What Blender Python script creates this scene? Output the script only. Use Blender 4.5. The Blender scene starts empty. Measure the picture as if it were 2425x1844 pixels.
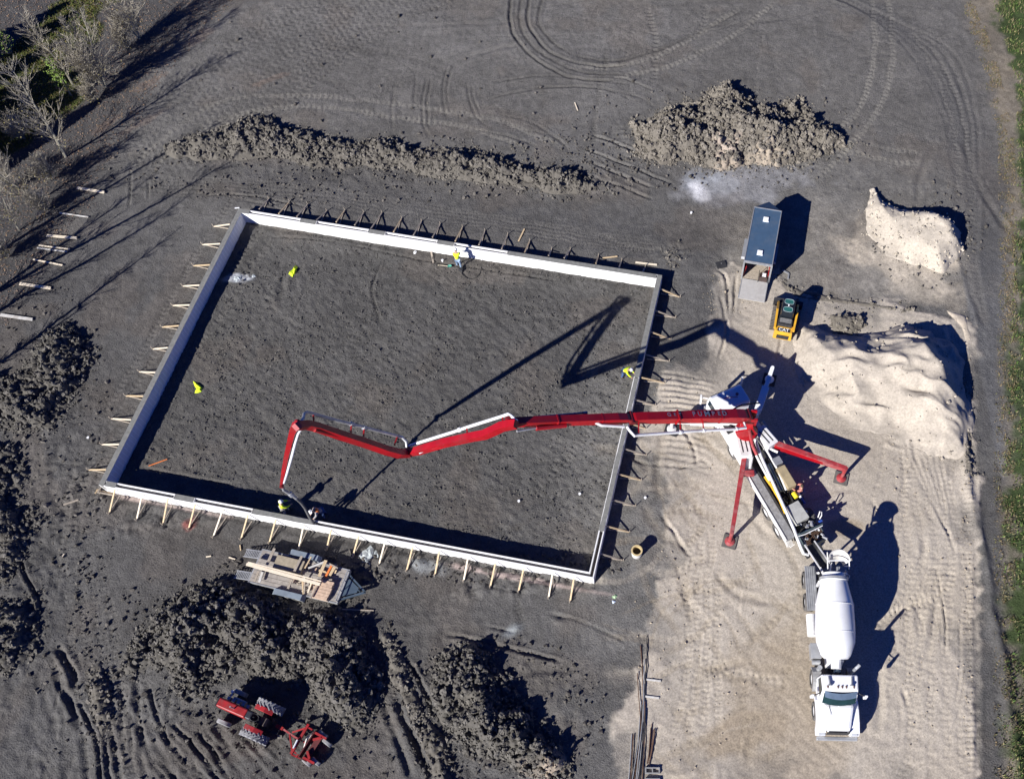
import bpy, math, random
import numpy as np
from mathutils import Vector, Matrix

# ------------------------------------------------------------------ camera, world, sun, exposure
scn = bpy.context.scene
R = math.radians
CAM_H, CAM_T, CAM_F, PPX, PPY, IW = 52.7, R(27.2), 2180.0, 1500.0, 980.0, 2425.0
cam = bpy.data.cameras.new('Camera'); camo = bpy.data.objects.new('Camera', cam)
scn.collection.objects.link(camo); scn.camera = camo
cam.sensor_width = 36.0; cam.lens = 36.0 * CAM_F / IW
cam.shift_x = (IW / 2 - PPX) / IW; cam.shift_y = (PPY - 922.0) / IW
cam.clip_start = 1.0; cam.clip_end = 3000
camo.location = (0, 0, CAM_H); camo.rotation_euler = (CAM_T, 0, 0)
SUN_AZ, SUN_EL = R(46.0), R(30.5)          # light travels towards (cos az, sin az)
world = bpy.data.worlds.new('World'); scn.world = world; world.use_nodes = True
wn = world.node_tree.nodes; wl = world.node_tree.links
bg = wn['Background']; sky = wn.new('ShaderNodeTexSky'); sky.sky_type = 'NISHITA'
sky.sun_disc = False; sky.sun_elevation = SUN_EL
sky.sun_rotation = math.atan2(-math.cos(SUN_AZ), -math.sin(SUN_AZ)); sky.air_density = 0.5; sky.dust_density = 0.05; sky.ozone_density = 6.0
tint = wn.new('ShaderNodeMix'); tint.data_type = 'RGBA'; tint.blend_type = 'MULTIPLY'; tint.inputs['Factor'].default_value = 1.0; tint.inputs['B'].default_value = (0.24, 0.54, 1.30, 1)
wl.new(sky.outputs[0], tint.inputs['A']); wl.new(tint.outputs['Result'], bg.inputs[0]); bg.inputs[1].default_value = 0.05
sun = bpy.data.lights.new('Sun', 'SUN'); sun.energy = 5.0; sun.angle = R(0.5); sun.color = (1.0, 0.965, 0.92)
suno = bpy.data.objects.new('Sun', sun); scn.collection.objects.link(suno)
sd = Vector((math.cos(SUN_AZ) * math.cos(SUN_EL), math.sin(SUN_AZ) * math.cos(SUN_EL), -math.sin(SUN_EL)))
suno.rotation_euler = sd.to_track_quat('-Z', 'Y').to_euler(); suno.location = (-30, -30, 60)
scn.view_settings.view_transform = 'Standard'; scn.view_settings.look = 'None'
scn.view_settings.exposure = 0.70; scn.view_settings.gamma = 1.0
scn.view_settings.use_curve_mapping = False

# ------------------------------------------------------------------ helpers
rnd = random.Random(7)
_cu = np.array([0, math.cos(CAM_T), math.sin(CAM_T)]); _cb = np.array([0, -math.sin(CAM_T), math.cos(CAM_T)])
def P(px, py, z=0.0):
    """point of the site that the photograph shows at (px, py), given its height above ground"""
    d = np.array([(px - PPX) / CAM_F, 0, 0]) - (py - PPY) / CAM_F * _cu - _cb
    t = (z - CAM_H) / d[2]
    return Vector((d[0] * t, d[1] * t, z))
def G(px, py): return P(px, py, 0.0).to_2d()
COL = scn.collection
def V(*a): return Vector(a)

_mats = {}
def mat(name, col, rough=0.6, metal=0.0, var=0.15, scale=3.0, bump=0.0, spec=0.5, dirt=None, dirt_amt=0.35, coat=0.0):
    if name in _mats: return _mats[name]
    m = bpy.data.materials.new(name); m.use_nodes = True
    nt = m.node_tree; b = nt.nodes['Principled BSDF']
    b.inputs['Roughness'].default_value = rough; b.inputs['Metallic'].default_value = metal
    b.inputs['Specular IOR Level'].default_value = spec
    if coat: b.inputs['Coat Weight'].default_value = coat; b.inputs['Coat Roughness'].default_value = 0.15
    tc = nt.nodes.new('ShaderNodeTexCoord')
    n = nt.nodes.new('ShaderNodeTexNoise'); n.inputs['Scale'].default_value = scale; n.inputs['Detail'].default_value = 5
    nt.links.new(tc.outputs['Object'], n.inputs['Vector'])
    r = nt.nodes.new('ShaderNodeValToRGB')
    lo = [max(0, c * (1 - var)) for c in col]; hi = [min(1, c * (1 + var)) for c in col]
    r.color_ramp.elements[0].position = 0.3; r.color_ramp.elements[1].position = 0.7
    r.color_ramp.elements[0].color = (*lo, 1); r.color_ramp.elements[1].color = (*hi, 1)
    nt.links.new(n.outputs['Fac'], r.inputs['Fac'])
    out = r.outputs['Color']
    if dirt:
        n2 = nt.nodes.new('ShaderNodeTexNoise'); n2.inputs['Scale'].default_value = scale * 0.45; n2.inputs['Detail'].default_value = 8
        n2.inputs['Roughness'].default_value = 0.7
        nt.links.new(tc.outputs['Object'], n2.inputs['Vector'])
        r2 = nt.nodes.new('ShaderNodeValToRGB'); r2.color_ramp.elements[0].position = 0.48; r2.color_ramp.elements[1].position = 0.68
        r2.color_ramp.elements[0].color = (0, 0, 0, 1); r2.color_ramp.elements[1].color = (dirt_amt,) * 3 + (1,)
        nt.links.new(n2.outputs['Fac'], r2.inputs['Fac'])
        mx = nt.nodes.new('ShaderNodeMix'); mx.data_type = 'RGBA'
        nt.links.new(r2.outputs['Color'], mx.inputs['Factor']); nt.links.new(out, mx.inputs['A'])
        mx.inputs['B'].default_value = (*dirt, 1); out = mx.outputs['Result']
    nt.links.new(out, b.inputs['Base Color'])
    if bump:
        bp = nt.nodes.new('ShaderNodeBump'); bp.inputs['Strength'].default_value = 0.6; bp.inputs['Distance'].default_value = bump
        nt.links.new(n.outputs['Fac'], bp.inputs['Height']); nt.links.new(bp.outputs['Normal'], b.inputs['Normal'])
    _mats[name] = m; return m

DIRT = (0.11, 0.095, 0.08)
red = mat('red_paint', (0.36, 0.004, 0.010), 0.42, var=0.18, scale=1.2, dirt=(0.20, 0.03, 0.03), dirt_amt=0.6)
redp = mat('faded_red_paint', (0.33, 0.035, 0.04), 0.5, var=0.25, dirt=(0.35, 0.2, 0.19), dirt_amt=0.7)
redt = mat('tractor_red_paint', (0.32, 0.016, 0.018), 0.45, var=0.2, dirt=DIRT, dirt_amt=0.4)
white = mat('white_paint', (0.74, 0.74, 0.73), 0.4, var=0.05, dirt=(0.40, 0.37, 0.33), dirt_amt=0.6)
whitec = mat('clean_white_paint', (0.82, 0.83, 0.84), 0.28, var=0.02, coat=0.4)
dirtyw = mat('dusty_white_paint', (0.60, 0.59, 0.56), 0.6, var=0.12, dirt=(0.33, 0.29, 0.24), dirt_amt=0.7)
greyp = mat('grey_deck_plate', (0.27, 0.27, 0.27), 0.6, var=0.2, scale=6, dirt=(0.13, 0.12, 0.11), dirt_amt=0.6)
alum = mat('dull_aluminium', (0.42, 0.43, 0.44), 0.45, 0.5, var=0.15)
steel = mat('galvanised_steel', (0.42, 0.43, 0.44), 0.5, 0.4, var=0.2, dirt=DIRT, dirt_amt=0.3)
dark = mat('dark_machinery', (0.03, 0.03, 0.032), 0.6, var=0.4, scale=8)
black = mat('black_rubber', (0.022, 0.022, 0.023), 0.8, var=0.3, scale=10)
tyrem = mat('dusty_tyre_rubber', (0.09, 0.085, 0.08), 0.9, var=0.35, scale=5, dirt=(0.22, 0.2, 0.17), dirt_amt=0.6)
rimm = mat('bright_wheel_rim', (0.72, 0.72, 0.72), 0.35, 0.3, var=0.1)
glass = mat('dark_window_glass', (0.02, 0.035, 0.045), 0.08, var=0.2)
gglass = mat('green_tinted_glass', (0.03, 0.13, 0.12), 0.12, var=0.15)
wood = mat('pale_lumber', (0.60, 0.46, 0.28), 0.75, var=0.18, scale=9, bump=0.003)
woodw = mat('fresh_white_lumber', (0.78, 0.68, 0.52), 0.7, var=0.1, scale=9)
woodg = mat('weathered_grey_lumber', (0.36, 0.31, 0.25), 0.85, var=0.25, scale=9)
foam = mat('white_foam', (0.78, 0.78, 0.775), 0.75, var=0.02, scale=2, dirt=(.52, .46, .41), dirt_amt=.2)
conc = mat('wet_concrete', (0.20, 0.20, 0.185), 0.6, var=0.16, scale=5, bump=0.004)
yellow = mat('machine_yellow', (0.70, 0.38, 0.03), 0.45, var=0.1, dirt=DIRT, dirt_amt=0.25)
hivis = mat('hi_vis_yellow', (0.62, 0.80, 0.02), 0.8, var=0.15, scale=12)
jeans = mat('light_jeans', (0.24, 0.33, 0.45), 0.9, var=0.2, scale=12)
jeansd = mat('dark_blue_jeans', (0.05, 0.09, 0.2), 0.9, var=0.2, scale=12)
greycloth = mat('grey_sweatshirt', (0.3, 0.29, 0.29), 0.9, var=0.2, scale=12)
orangecloth = mat('orange_vest_cloth', (0.8, 0.22, 0.05), 0.8, var=0.2, scale=12)
pinkcloth = mat('faded_red_shirt', (0.5, 0.2, 0.16), 0.9, var=0.2, scale=12)
skinm = mat('skin', (0.45, 0.27, 0.19), 0.6, var=0.08, scale=12)
hairm = mat('brown_hair', (0.06, 0.04, 0.025), 0.8, var=0.3, scale=12)
bootm = mat('work_boot_leather', (0.06, 0.04, 0.03), 0.8, var=0.3, scale=12)
rust = mat('rusty_steel_bar', (0.13, 0.075, 0.05), 0.8, 0.2, var=0.3, scale=6)
bluem = mat('blue_plastic', (0.03, 0.08, 0.35), 0.5, var=0.1)

class MB:
    """collects faces in site coordinates and links them as one mesh object"""
    def __init__(s): s.v = []; s.f = []; s.mi = []; s.cur = 0
    def add(s, vs, fs):
        n = len(s.v); s.v += [tuple(v) for v in vs]; s.f += [tuple(i + n for i in f) for f in fs]; s.mi += [s.cur] * len(fs); return s
    def hexa(s, b, t):
        """b: 4 bottom points (ccw from above), t: 4 top points"""
        return s.add(list(b) + list(t), [(3, 2, 1, 0), (4, 5, 6, 7), (0, 1, 5, 4), (1, 2, 6, 5), (2, 3, 7, 6), (3, 0, 4, 7)])
    def bar(s, p, q, w, h, w2=None, h2=None, up=(0, 0, 1)):
        p = Vector(p); q = Vector(q); d = (q - p).normalized(); up = Vector(up)
        if abs(d.dot(up)) > 0.98: up = Vector((1, 0, 0))
        sx = d.cross(up).normalized(); uz = sx.cross(d).normalized()
        w2 = w if w2 is None else w2; h2 = h if h2 is None else h2
        def ring(c, a, b): return [c - sx * a / 2 - uz * b / 2, c + sx * a / 2 - uz * b / 2, c + sx * a / 2 + uz * b / 2, c - sx * a / 2 + uz * b / 2]
        r0 = ring(p, w, h); r1 = ring(q, w2, h2)
        return s.add(r0 + r1, [(0, 1, 2, 3), (7, 6, 5, 4), (0, 4, 5, 1), (1, 5, 6, 2), (2, 6, 7, 3), (3, 7, 4, 0)])
    def cyl(s, p, q, r, r2=None, n=12, cap=True):
        p = Vector(p); q = Vector(q); d = (q - p).normalized(); r2 = r if r2 is None else r2
        a = d.orthogonal().normalized(); b = d.cross(a)
        vs = []
        for c, rr in ((p, r), (q, r2)):
            for i in range(n):
                t = 2 * math.pi * i / n; vs.append(c + (a * math.cos(t) + b * math.sin(t)) * rr)
        fs = [(i, (i + 1) % n, n + (i + 1) % n, n + i) for i in range(n)]
        if cap: fs += [tuple(range(n - 1, -1, -1)), tuple(range(n, 2 * n))]
        return s.add(vs, fs)
    def tube(s, pts, r, n=8, r2=None):
        pts = [Vector(p) for p in pts]; m = len(pts); vs = []; prev = None
        for k, p in enumerate(pts):
            d = (pts[min(k + 1, m - 1)] - pts[max(k - 1, 0)]).normalized()
            a = d.orthogonal().normalized() if prev is None else (prev - d * prev.dot(d)).normalized()
            prev = a; b = d.cross(a); rr = r if r2 is None else r + (r2 - r) * k / (m - 1)
            for i in range(n):
                t = 2 * math.pi * i / n; vs.append(p + (a * math.cos(t) + b * math.sin(t)) * rr)
        fs = [(k * n + i, k * n + (i + 1) % n, (k + 1) * n + (i + 1) % n, (k + 1) * n + i) for k in range(m - 1) for i in range(n)]
        fs += [tuple(range(n - 1, -1, -1)), tuple(range((m - 1) * n, m * n))]
        return s.add(vs, fs)
    def lathe(s, o, axis, prof, n=24, cap=True):
        """prof: (distance along axis, radius)"""
        o = Vector(o); d = Vector(axis).normalized(); a = d.orthogonal().normalized(); b = d.cross(a); vs = []
        for (z, r) in prof:
            for i in range(n):
                t = 2 * math.pi * i / n; vs.append(o + d * z + (a * math.cos(t) + b * math.sin(t)) * r)
        m = len(prof)
        fs = [(k * n + i, k * n + (i + 1) % n, (k + 1) * n + (i + 1) % n, (k + 1) * n + i) for k in range(m - 1) for i in range(n)]
        if cap: fs += [tuple(range(n - 1, -1, -1)), tuple(range((m - 1) * n, m * n))]
        return s.add(vs, fs)
    def build(s, name, m, parent=None, smooth=False, bevel=0.0, origin=None):
        me = bpy.data.meshes.new(name)
        off = Vector(origin) if origin is not None else (parent_base(parent) if parent is not None else Vector((0, 0, 0)))
        me.from_pydata([(v[0] - off.x, v[1] - off.y, v[2] - off.z) for v in s.v], [], s.f)
        ms = m if isinstance(m, (list, tuple)) else [m]
        for x in ms: me.materials.append(x)
        if len(ms) > 1: me.polygons.foreach_set('material_index', s.mi)
        if smooth:
            me.polygons.foreach_set('use_smooth', [True] * len(me.polygons))
            try: me.set_sharp_from_angle(angle=R(35))
            except Exception: pass
        o = bpy.data.objects.new(name, me); COL.objects.link(o)
        if parent is not None: o.parent = parent
        else: o.location = off
        if bevel:
            b = o.modifiers.new('bevel', 'BEVEL'); b.width = bevel; b.segments = 2; b.limit_method = 'ANGLE'
        return o
def parent_base(o):
    b = Vector((0, 0, 0))
    while o is not None: b += o.location; o = o.parent
    return b
def tag(o, label=None, cat=None, group=None, kind=None):
    if label: o['label'] = label
    if cat: o['category'] = cat
    if group: o['group'] = group
    if kind: o['kind'] = kind
    return o
def thing(name, loc, label, cat, group=None):
    o = bpy.data.objects.new(name, None); o.empty_display_size = 0.3; COL.objects.link(o); o.location = Vector(loc)
    return tag(o, label, cat, group)

class F:
    """local frame on the ground: f forward, l to the left, z up"""
    def __init__(s, o, heading):
        s.o = Vector((o[0], o[1], o[2] if len(o) > 2 else 0)); h = Vector((heading[0], heading[1], 0)).normalized(); s.u = h; s.w = Vector((-h.y, h.x, 0))
    def __call__(s, f, l, z): return s.o + s.u * f + s.w * l + Vector((0, 0, z))
    def box(s, mb, f0, f1, l0, l1, z0, z1, tf=0.0, tl=0.0):
        """box with optional inset of its top"""
        b = [s(f0, l0, z0), s(f1, l0, z0), s(f1, l1, z0), s(f0, l1, z0)]
        t = [s(f0 + tf, l0 + tl, z1), s(f1 - tf, l0 + tl, z1), s(f1 - tf, l1 - tl, z1), s(f0 + tf, l1 - tl, z1)]
        return mb.hexa(b, t)
    def prof(s, mb, pts, l0, l1, inset=0.0):
        """side profile (f, z) extruded from l0 to l1"""
        n = len(pts); vs = [s(f, l0, z) for f, z in pts] + [s(f, l1, z) for f, z in pts]
        fs = [tuple(range(n)), tuple(range(2 * n - 1, n - 1, -1))] + [((i + 1) % n, i, n + i, n + (i + 1) % n) for i in range(n)]
        return mb.add(vs, fs)
def wheel(parent, c, axis, rad, wid, rm=None, name='wheel', lugs=0, tm=None):
    """thing > wheel (tyre) > rim"""
    c = Vector(c); ax = Vector(axis).normalized(); m = MB(); h = wid / 2
    m.lathe(c - ax * h, ax, [(0, rad * .6), (0, rad * .93), (wid * .12, rad), (wid * .88, rad), (wid, rad * .93), (wid, rad * .6)], n=24, cap=False)
    if lugs:
        a = ax.orthogonal().normalized(); b = ax.cross(a)
        for k in range(lugs):
            for sgn in (-1, 1):
                t = 2 * math.pi * (k + (0.5 if sgn > 0 else 0)) / lugs; t2 = t + 0.32
                r1 = (a * math.cos(t) + b * math.sin(t)); r2 = (a * math.cos(t2) + b * math.sin(t2))
                m.bar(c + r2 * rad + ax * sgn * h, c + r1 * (rad + .01), 0.06, 0.09, up=r1)
    w = m.build(name, tm or tyrem, parent, smooth=not lugs)
    m = MB(); m.lathe(c - ax * h * .7, ax, [(0, rad * .2), (0, rad * .61), (wid * .7, rad * .61), (wid * .7, rad * .5), (wid * .55, rad * .25), (wid * .62, rad * .1)], n=20)
    rim = m.build('rim', rm or rimm, None, smooth=True, origin=parent_base(parent)); rim.location = (0, 0, 0); rim.parent = w
    return w
def sub(mb, name, m, part, **k):
    return mb.build(name, m, part, **k)
def textobj(body, name, m, parent, o, xdir, ydir, size, ext=0.006):
    """flat lettering laid on a surface at o, reading along xdir"""
    cu = bpy.data.curves.new(name, 'FONT'); cu.body = body; cu.size = 1.0; cu.extrude = 0.0; cu.align_x = 'CENTER'; cu.align_y = 'CENTER'; cu.offset = 0.02
    t = bpy.data.objects.new('tmp', cu); COL.objects.link(t)
    dg = bpy.context.evaluated_depsgraph_get(); me = bpy.data.meshes.new_from_object(t.evaluated_get(dg))
    bpy.data.objects.remove(t)
    x = Vector(xdir).normalized(); y = Vector(ydir); y = (y - x * y.dot(x)).normalized(); z = x.cross(y)
    off = parent_base(parent); o = Vector(o) - off
    for v in me.vertices: v.co = o + x * v.co.x * size + y * v.co.y * size + z * ext
    me.materials.clear(); me.materials.append(m)
    ob = bpy.data.objects.new(name, me); COL.objects.link(ob); ob.parent = parent
    return ob

# ------------------------------------------------------------------ numpy noise
_tab = {}
def vn(x, y, s, seed):
    if seed not in _tab: _tab[seed] = np.random.RandomState(seed).rand(256, 256).astype(np.float32)
    T = _tab[seed]; xs = x / s; ys = y / s; xi = np.floor(xs); yi = np.floor(ys)
    fx = xs - xi; fy = ys - yi; fx = fx * fx * (3 - 2 * fx); fy = fy * fy * (3 - 2 * fy)
    xi = xi.astype(np.int64) & 255; yi = yi.astype(np.int64) & 255; x1 = (xi + 1) & 255; y1 = (yi + 1) & 255
    return (T[xi, yi] * (1 - fx) + T[x1, yi] * fx) * (1 - fy) + (T[xi, y1] * (1 - fx) + T[x1, y1] * fx) * fy
def cells(x, y, s, seed):
    """per-cell random value and distance to the cell border"""
    r = np.random.RandomState(seed); T = r.rand(128, 128, 3); xs = x / s; ys = y / s; xi = np.floor(xs).astype(int); yi = np.floor(ys).astype(int)
    f1 = np.full(x.shape, 9.0); f2 = np.full(x.shape, 9.0); val = np.zeros(x.shape)
    for a in (-1, 0, 1):
        for b in (-1, 0, 1):
            c = T[(xi + a) & 127, (yi + b) & 127]; d = np.hypot(xi + a + c[..., 0] - xs, yi + b + c[..., 1] - ys)
            n = d < f1; f2 = np.where(n, f1, np.minimum(f2, d)); val = np.where(n, c[..., 2], val); f1 = np.where(n, d, f1)
    return val, f2 - f1
def fbm(x, y, s, o, seed, g=0.5):
    t = 0; a = 1; n = 0
    for k in range(o):
        t = t + a * vn(x, y, s / 2 ** k, seed + k * 17); n += a; a *= g
    return t / n
def sstep(a, b, x): t = np.clip((x - a) / (b - a), 0, 1); return t * t * (3 - 2 * t)
def polydist(x, y, poly):
    """signed distance, positive inside"""
    d2 = np.full(x.shape, 1e9); ins = np.zeros(x.shape, bool); n = len(poly)
    for i in range(n):
        ax, ay = poly[i]; bx, by = poly[(i + 1) % n]; ex, ey = bx - ax, by - ay
        t = np.clip(((x - ax) * ex + (y - ay) * ey) / (ex * ex + ey * ey + 1e-9), 0, 1)
        d2 = np.minimum(d2, (x - ax - t * ex) ** 2 + (y - ay - t * ey) ** 2)
        c = ((ay > y) != (by > y)) & (x < (bx - ax) * (y - ay) / (by - ay + 1e-12) + ax); ins ^= c
    d = np.sqrt(d2); return np.where(ins, d, -d)
def gpoly(pts): return [tuple(G(*p)) for p in pts]
# ------------------------------------------------------------------ foundation outline (needed by the ground)
WTOP, WT = 1.0, 0.33
oTL, oTR, oBR, oBL = (P(565, 494, WTOP).to_2d(), P(1568, 652, WTOP).to_2d(), P(1405.5, 1369, WTOP).to_2d(), P(233.5, 1147.6, WTOP).to_2d())
OUT = [oTL, oTR, oBR, oBL]
def inset(poly, t):
    n = len(poly); res = []; c = sum(poly, Vector((0, 0))) / n
    for i in range(n):
        a, b, d = poly[i - 1], poly[i], poly[(i + 1) % n]
        e1 = (b - a).normalized(); e2 = (d - b).normalized()
        n1 = Vector((-e1.y, e1.x)); n2 = Vector((-e2.y, e2.x))
        if n1.dot(c - b) < 0: n1 = -n1; n2 = -n2
        bis = (n1 + n2).normalized(); res.append(b + bis * (t / bis.dot(n1)))
    return res
INN = inset(OUT, WT)

# ------------------------------------------------------------------ ground sheet
STEP = 0.095
cx = np.arange(-57.0, 36.0, STEP); cy = np.arange(3.0, 69.0, STEP)
def grow(a0, sgn):
    out = []; s = 0.3; v = a0
    while abs(v - a0) < 900: v += sgn * s; s *= 1.35; out.append(v)
    return np.array(out)
gxs = np.concatenate([grow(cx[0], -1)[::-1], cx, grow(cx[-1], 1)]); gys = np.concatenate([grow(cy[0], -1)[::-1], cy, grow(cy[-1], 1)])
nx0 = len(grow(cx[0], -1)); ny0 = len(grow(cy[0], -1))
X, Y = np.meshgrid(gxs, gys, indexing='ij')
d_out = polydist(X, Y, [tuple(v) for v in OUT])          # positive inside the footprint
inside = d_out > WT * 0.5
core = ((X > cx[0] - 1) & (X < cx[-1] + 1) & (Y > cy[0] - 1) & (Y < cy[-1] + 1)).astype(float)

SAND = gpoly([(1445, 1900), (1456, 1700), (1485, 1665), (1520, 1640), (1535, 1520), (1560, 1420), (1572, 1330), (1580, 1240), (1588, 1150), (1560, 1085), (1518, 1068), (1508, 1010),
              (1545, 940), (1560, 875), (1600, 862), (1655, 868), (1672, 800), (1690, 730), (1690, 640), (1735, 625), (1760, 640), (1835, 640), (1870, 690), (1960, 705), (2080, 715), (2190, 735), (2300, 765),
              (2312, 820), (2310, 1000), (2318, 1300), (2322, 1900)])
wob = (fbm(X, Y, 3.0, 5, 5, .62) - 0.5) * 1.7 + (fbm(X, Y, 0.5, 3, 9) - .5) * .7
sd = polydist(X, Y, SAND) + wob
msand = sstep(-0.25, 0.25, sd) * core
thin = sstep(0.40, 0.62, fbm(X, Y, 2.2, 5, 31)) * sstep(3.5, 0.0, sd) * 0.6     # the clay shows through near the edge
msand = msand * (1 - thin)
def blob(px, py, rx, ry, z=0.0, seed=3, w=0.35, ang=0.0):
    c = P(px, py, z); k = 33.0; dx = X - c.x; dy = Y - c.y
    ca, sa = math.cos(ang), math.sin(ang); u = (dx * ca + dy * sa) / (rx / k); v = (-dx * sa + dy * ca) / (ry / k)
    return sstep(1.15, 0.5, np.sqrt(u * u + v * v) + (fbm(X, Y, 1.4, 5, seed) - .5) * 2 * w)

# heights
lumpy = (fbm(X, Y, 0.55, 4, 41, 0.6) - 0.5)
broad = (fbm(X, Y, 9.0, 3, 51) - 0.5) * 0.25
Z = broad * core + lumpy * 0.055
ca, sa = math.cos(R(-38)), math.sin(R(-38))              # grader marks across the yard
U = X * ca + Y * sa; W_ = -X * sa + Y * ca
aniso = fbm(U * 0.35, W_ * 1.6, 0.40, 3, 61, .6) - 0.5
Z = Z + aniso * 0.03 * inside
def ridged(x, y, s, seed): return 1 - np.abs(2 * fbm(x, y, s, 2, seed) - 1)
Z = Z + (fbm(U * .7, W_ * 1.3, 0.32, 3, 66, .7) - .5) * 0.11 * inside + (ridged(U * .8, W_ * 1.3, .34, 68) - .7) * .05 * inside
Z = Z + (fbm(X, Y, 0.25, 2, 69) - .5) * .045 * (~inside)
Z = np.where(inside, Z - 0.02 - 0.07 * sstep(0.75, 0.35, d_out + (fbm(X, Y, .7, 3, 77) - .5) * .5) + 0.06 * sstep(0.5, .9, d_out) * sstep(2.2, .9, d_out), Z)
# outside ground level along the wall
eTL, eTR, eBR, eBL = [np.array(v) for v in OUT]
def edge_d(a, b):
    e = (b - a) / np.linalg.norm(b - a); return np.abs((X - a[0]) * -e[1] + (Y - a[1]) * e[0])
near = sstep(6.0, 1.2, -d_out) * (~inside)
dt, dr, db, dl = edge_d(eTL, eTR), edge_d(eTR, eBR), edge_d(eBR, eBL), edge_d(eBL, eTL)
dm = np.minimum(np.minimum(dt, dr), np.minimum(db, dl))
def seg_d(a, b):
    e = b - a; t = np.clip(((X - a[0]) * e[0] + (Y - a[1]) * e[1]) / (e @ e), 0, 1); return np.hypot(X - a[0] - t * e[0], Y - a[1] - t * e[1])
ws = [1 / (seg_d(a, b) + .5) ** 3 for a, b in ((eTL, eTR), (eTR, eBR), (eBR, eBL), (eBL, eTL))]
lvl = sum(w * l for w, l in zip(ws, (0.28, 0.22, -0.06, 0.18))) / sum(ws)
Z = Z + near * lvl + 0.0
Z = Z - 0.14 * (~inside) * sstep(0.55, 0.2, -d_out + (fbm(X, Y, .8, 3, 78) - .5) * .6) * (d_out < 0)
ripple = np.sin((W_ + fbm(X, Y, 4, 2, 71) * 5) * 2 * math.pi / 1.1) * fbm(X, Y, 6, 2, 73)
Z = Z + msand * (0.10 + 0.012 * ripple) - msand * lumpy * 0.03
# bank along the east edge of the sand pad
bx = P(2322, 1200).x; Z = Z + 0.22 * np.exp(-((X - bx + .5 + (fbm(X, Y, 2.2, 3, 81) - .5) * .6) / .30) ** 2) * (Y < P(0, 780).y) * core
# churned soil
for (px, py, rx, ry, a, h) in [(60, 1350, 120, 420, 0, .35), (330, 1760, 330, 140, 0, .22), (1330, 420, 200, 60, -.2, .25), (1500, 330, 110, 70, 0, .2), (120, 900, 150, 260, .5, .15),
                               (780, 1610, 420, 190, 0, .2), (1180, 1700, 240, 150, 0, .2), (640, 400, 520, 60, -.1, .12), (1000, 1325, 330, 24, .19, .45), (1260, 1376, 170, 24, .19, .8), (480, 1222, 260, 20, .19, .4),
                               (1000, 430, 400, 24, -.1, .12), (1600, 600, 50, 30, 0, .3), (2350, 900, 30, 700, 0, .05)]:
    b = blob(px, py, rx, ry, seed=int(px) % 97, ang=a)
    Z = Z + b * h * (fbm(X, Y, .55, 4, int(py) % 91 + 100, .65) - .38) * (1 - .0 * b) * (~inside)

# colours
def mixc(C, col, m): return C * (1 - m[..., None]) + np.array(col) * m[..., None]
C = np.zeros(X.shape + (3,)) + np.array((0.106, 0.103, 0.099))
big = fbm(X, Y, 14, 4, 91)
C = mixc(C, (0.078, 0.073, 0.068), sstep(.45, .65, big) * .5)
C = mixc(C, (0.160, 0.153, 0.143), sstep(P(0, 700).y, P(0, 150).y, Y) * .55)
C = mixc(C, (0.095, 0.092, 0.087), inside * 0.85)
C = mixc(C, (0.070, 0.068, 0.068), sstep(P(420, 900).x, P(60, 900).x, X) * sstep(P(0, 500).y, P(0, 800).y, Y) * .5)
C = mixc(C, (0.215, 0.200, 0.178), blob(1985, 600, 320, 190, seed=13) * .85)
C = mixc(C, (0.150, 0.145, 0.136), blob(1490, 1180, 160, 440, seed=33) * .8)
C = mixc(C, (0.30, 0.265, 0.215), blob(2230, 690, 120, 60, seed=34, w=.8) * .6)
C = mixc(C, (0.42, 0.37, 0.30), blob(2150, 600, 150, 85, seed=35, w=.8, ang=-.5) * .85)
C = mixc(C, (0.175, 0.167, 0.153), blob(2010, 420, 300, 120, seed=14) * .5)
C = mixc(C, (0.25, 0.25, 0.26), blob(1760, 435, 190, 62, seed=15, w=.8, ang=.1) * .7)
C = mixc(C, (0.30, 0.32, 0.35), blob(1690, 440, 80, 50, seed=38, w=.7) * .6)
C = mixc(C, (0.60, 0.60, 0.62), blob(1652, 455, 30, 34, seed=16, w=.9) * .75)
C = mixc(C, (0.40, 0.42, 0.45), blob(560, 660, 38, 12, seed=17, w=.7) * .9)
C = mixc(C, (0.30, 0.33, 0.34), blob(1215, 1490, 34, 20, seed=18, w=.9, ang=.8) * .6)
C = mixc(C, (0.30, 0.32, 0.33), blob(1000, 1340, 50, 14, seed=19, w=.9, ang=-.2) * .5)
C = mixc(C, (0.34, 0.06, 0.05), blob(446, 1243, 17, 17, seed=20, w=1.3) * .55)
C = mixc(C, (0.42, 0.34, 0.31), blob(1270, 1376, 150, 7, seed=22, w=.8, ang=-.19) * .75)
C = mixc(C, (0.42, 0.34, 0.31), blob(400, 1196, 120, 6, seed=23, w=.8, ang=-.19) * .7)
C = mixc(C, (0.15, 0.118, 0.09), sstep(.55, .7, fbm(X, Y, 3.5, 4, 92)) * .18)
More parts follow.
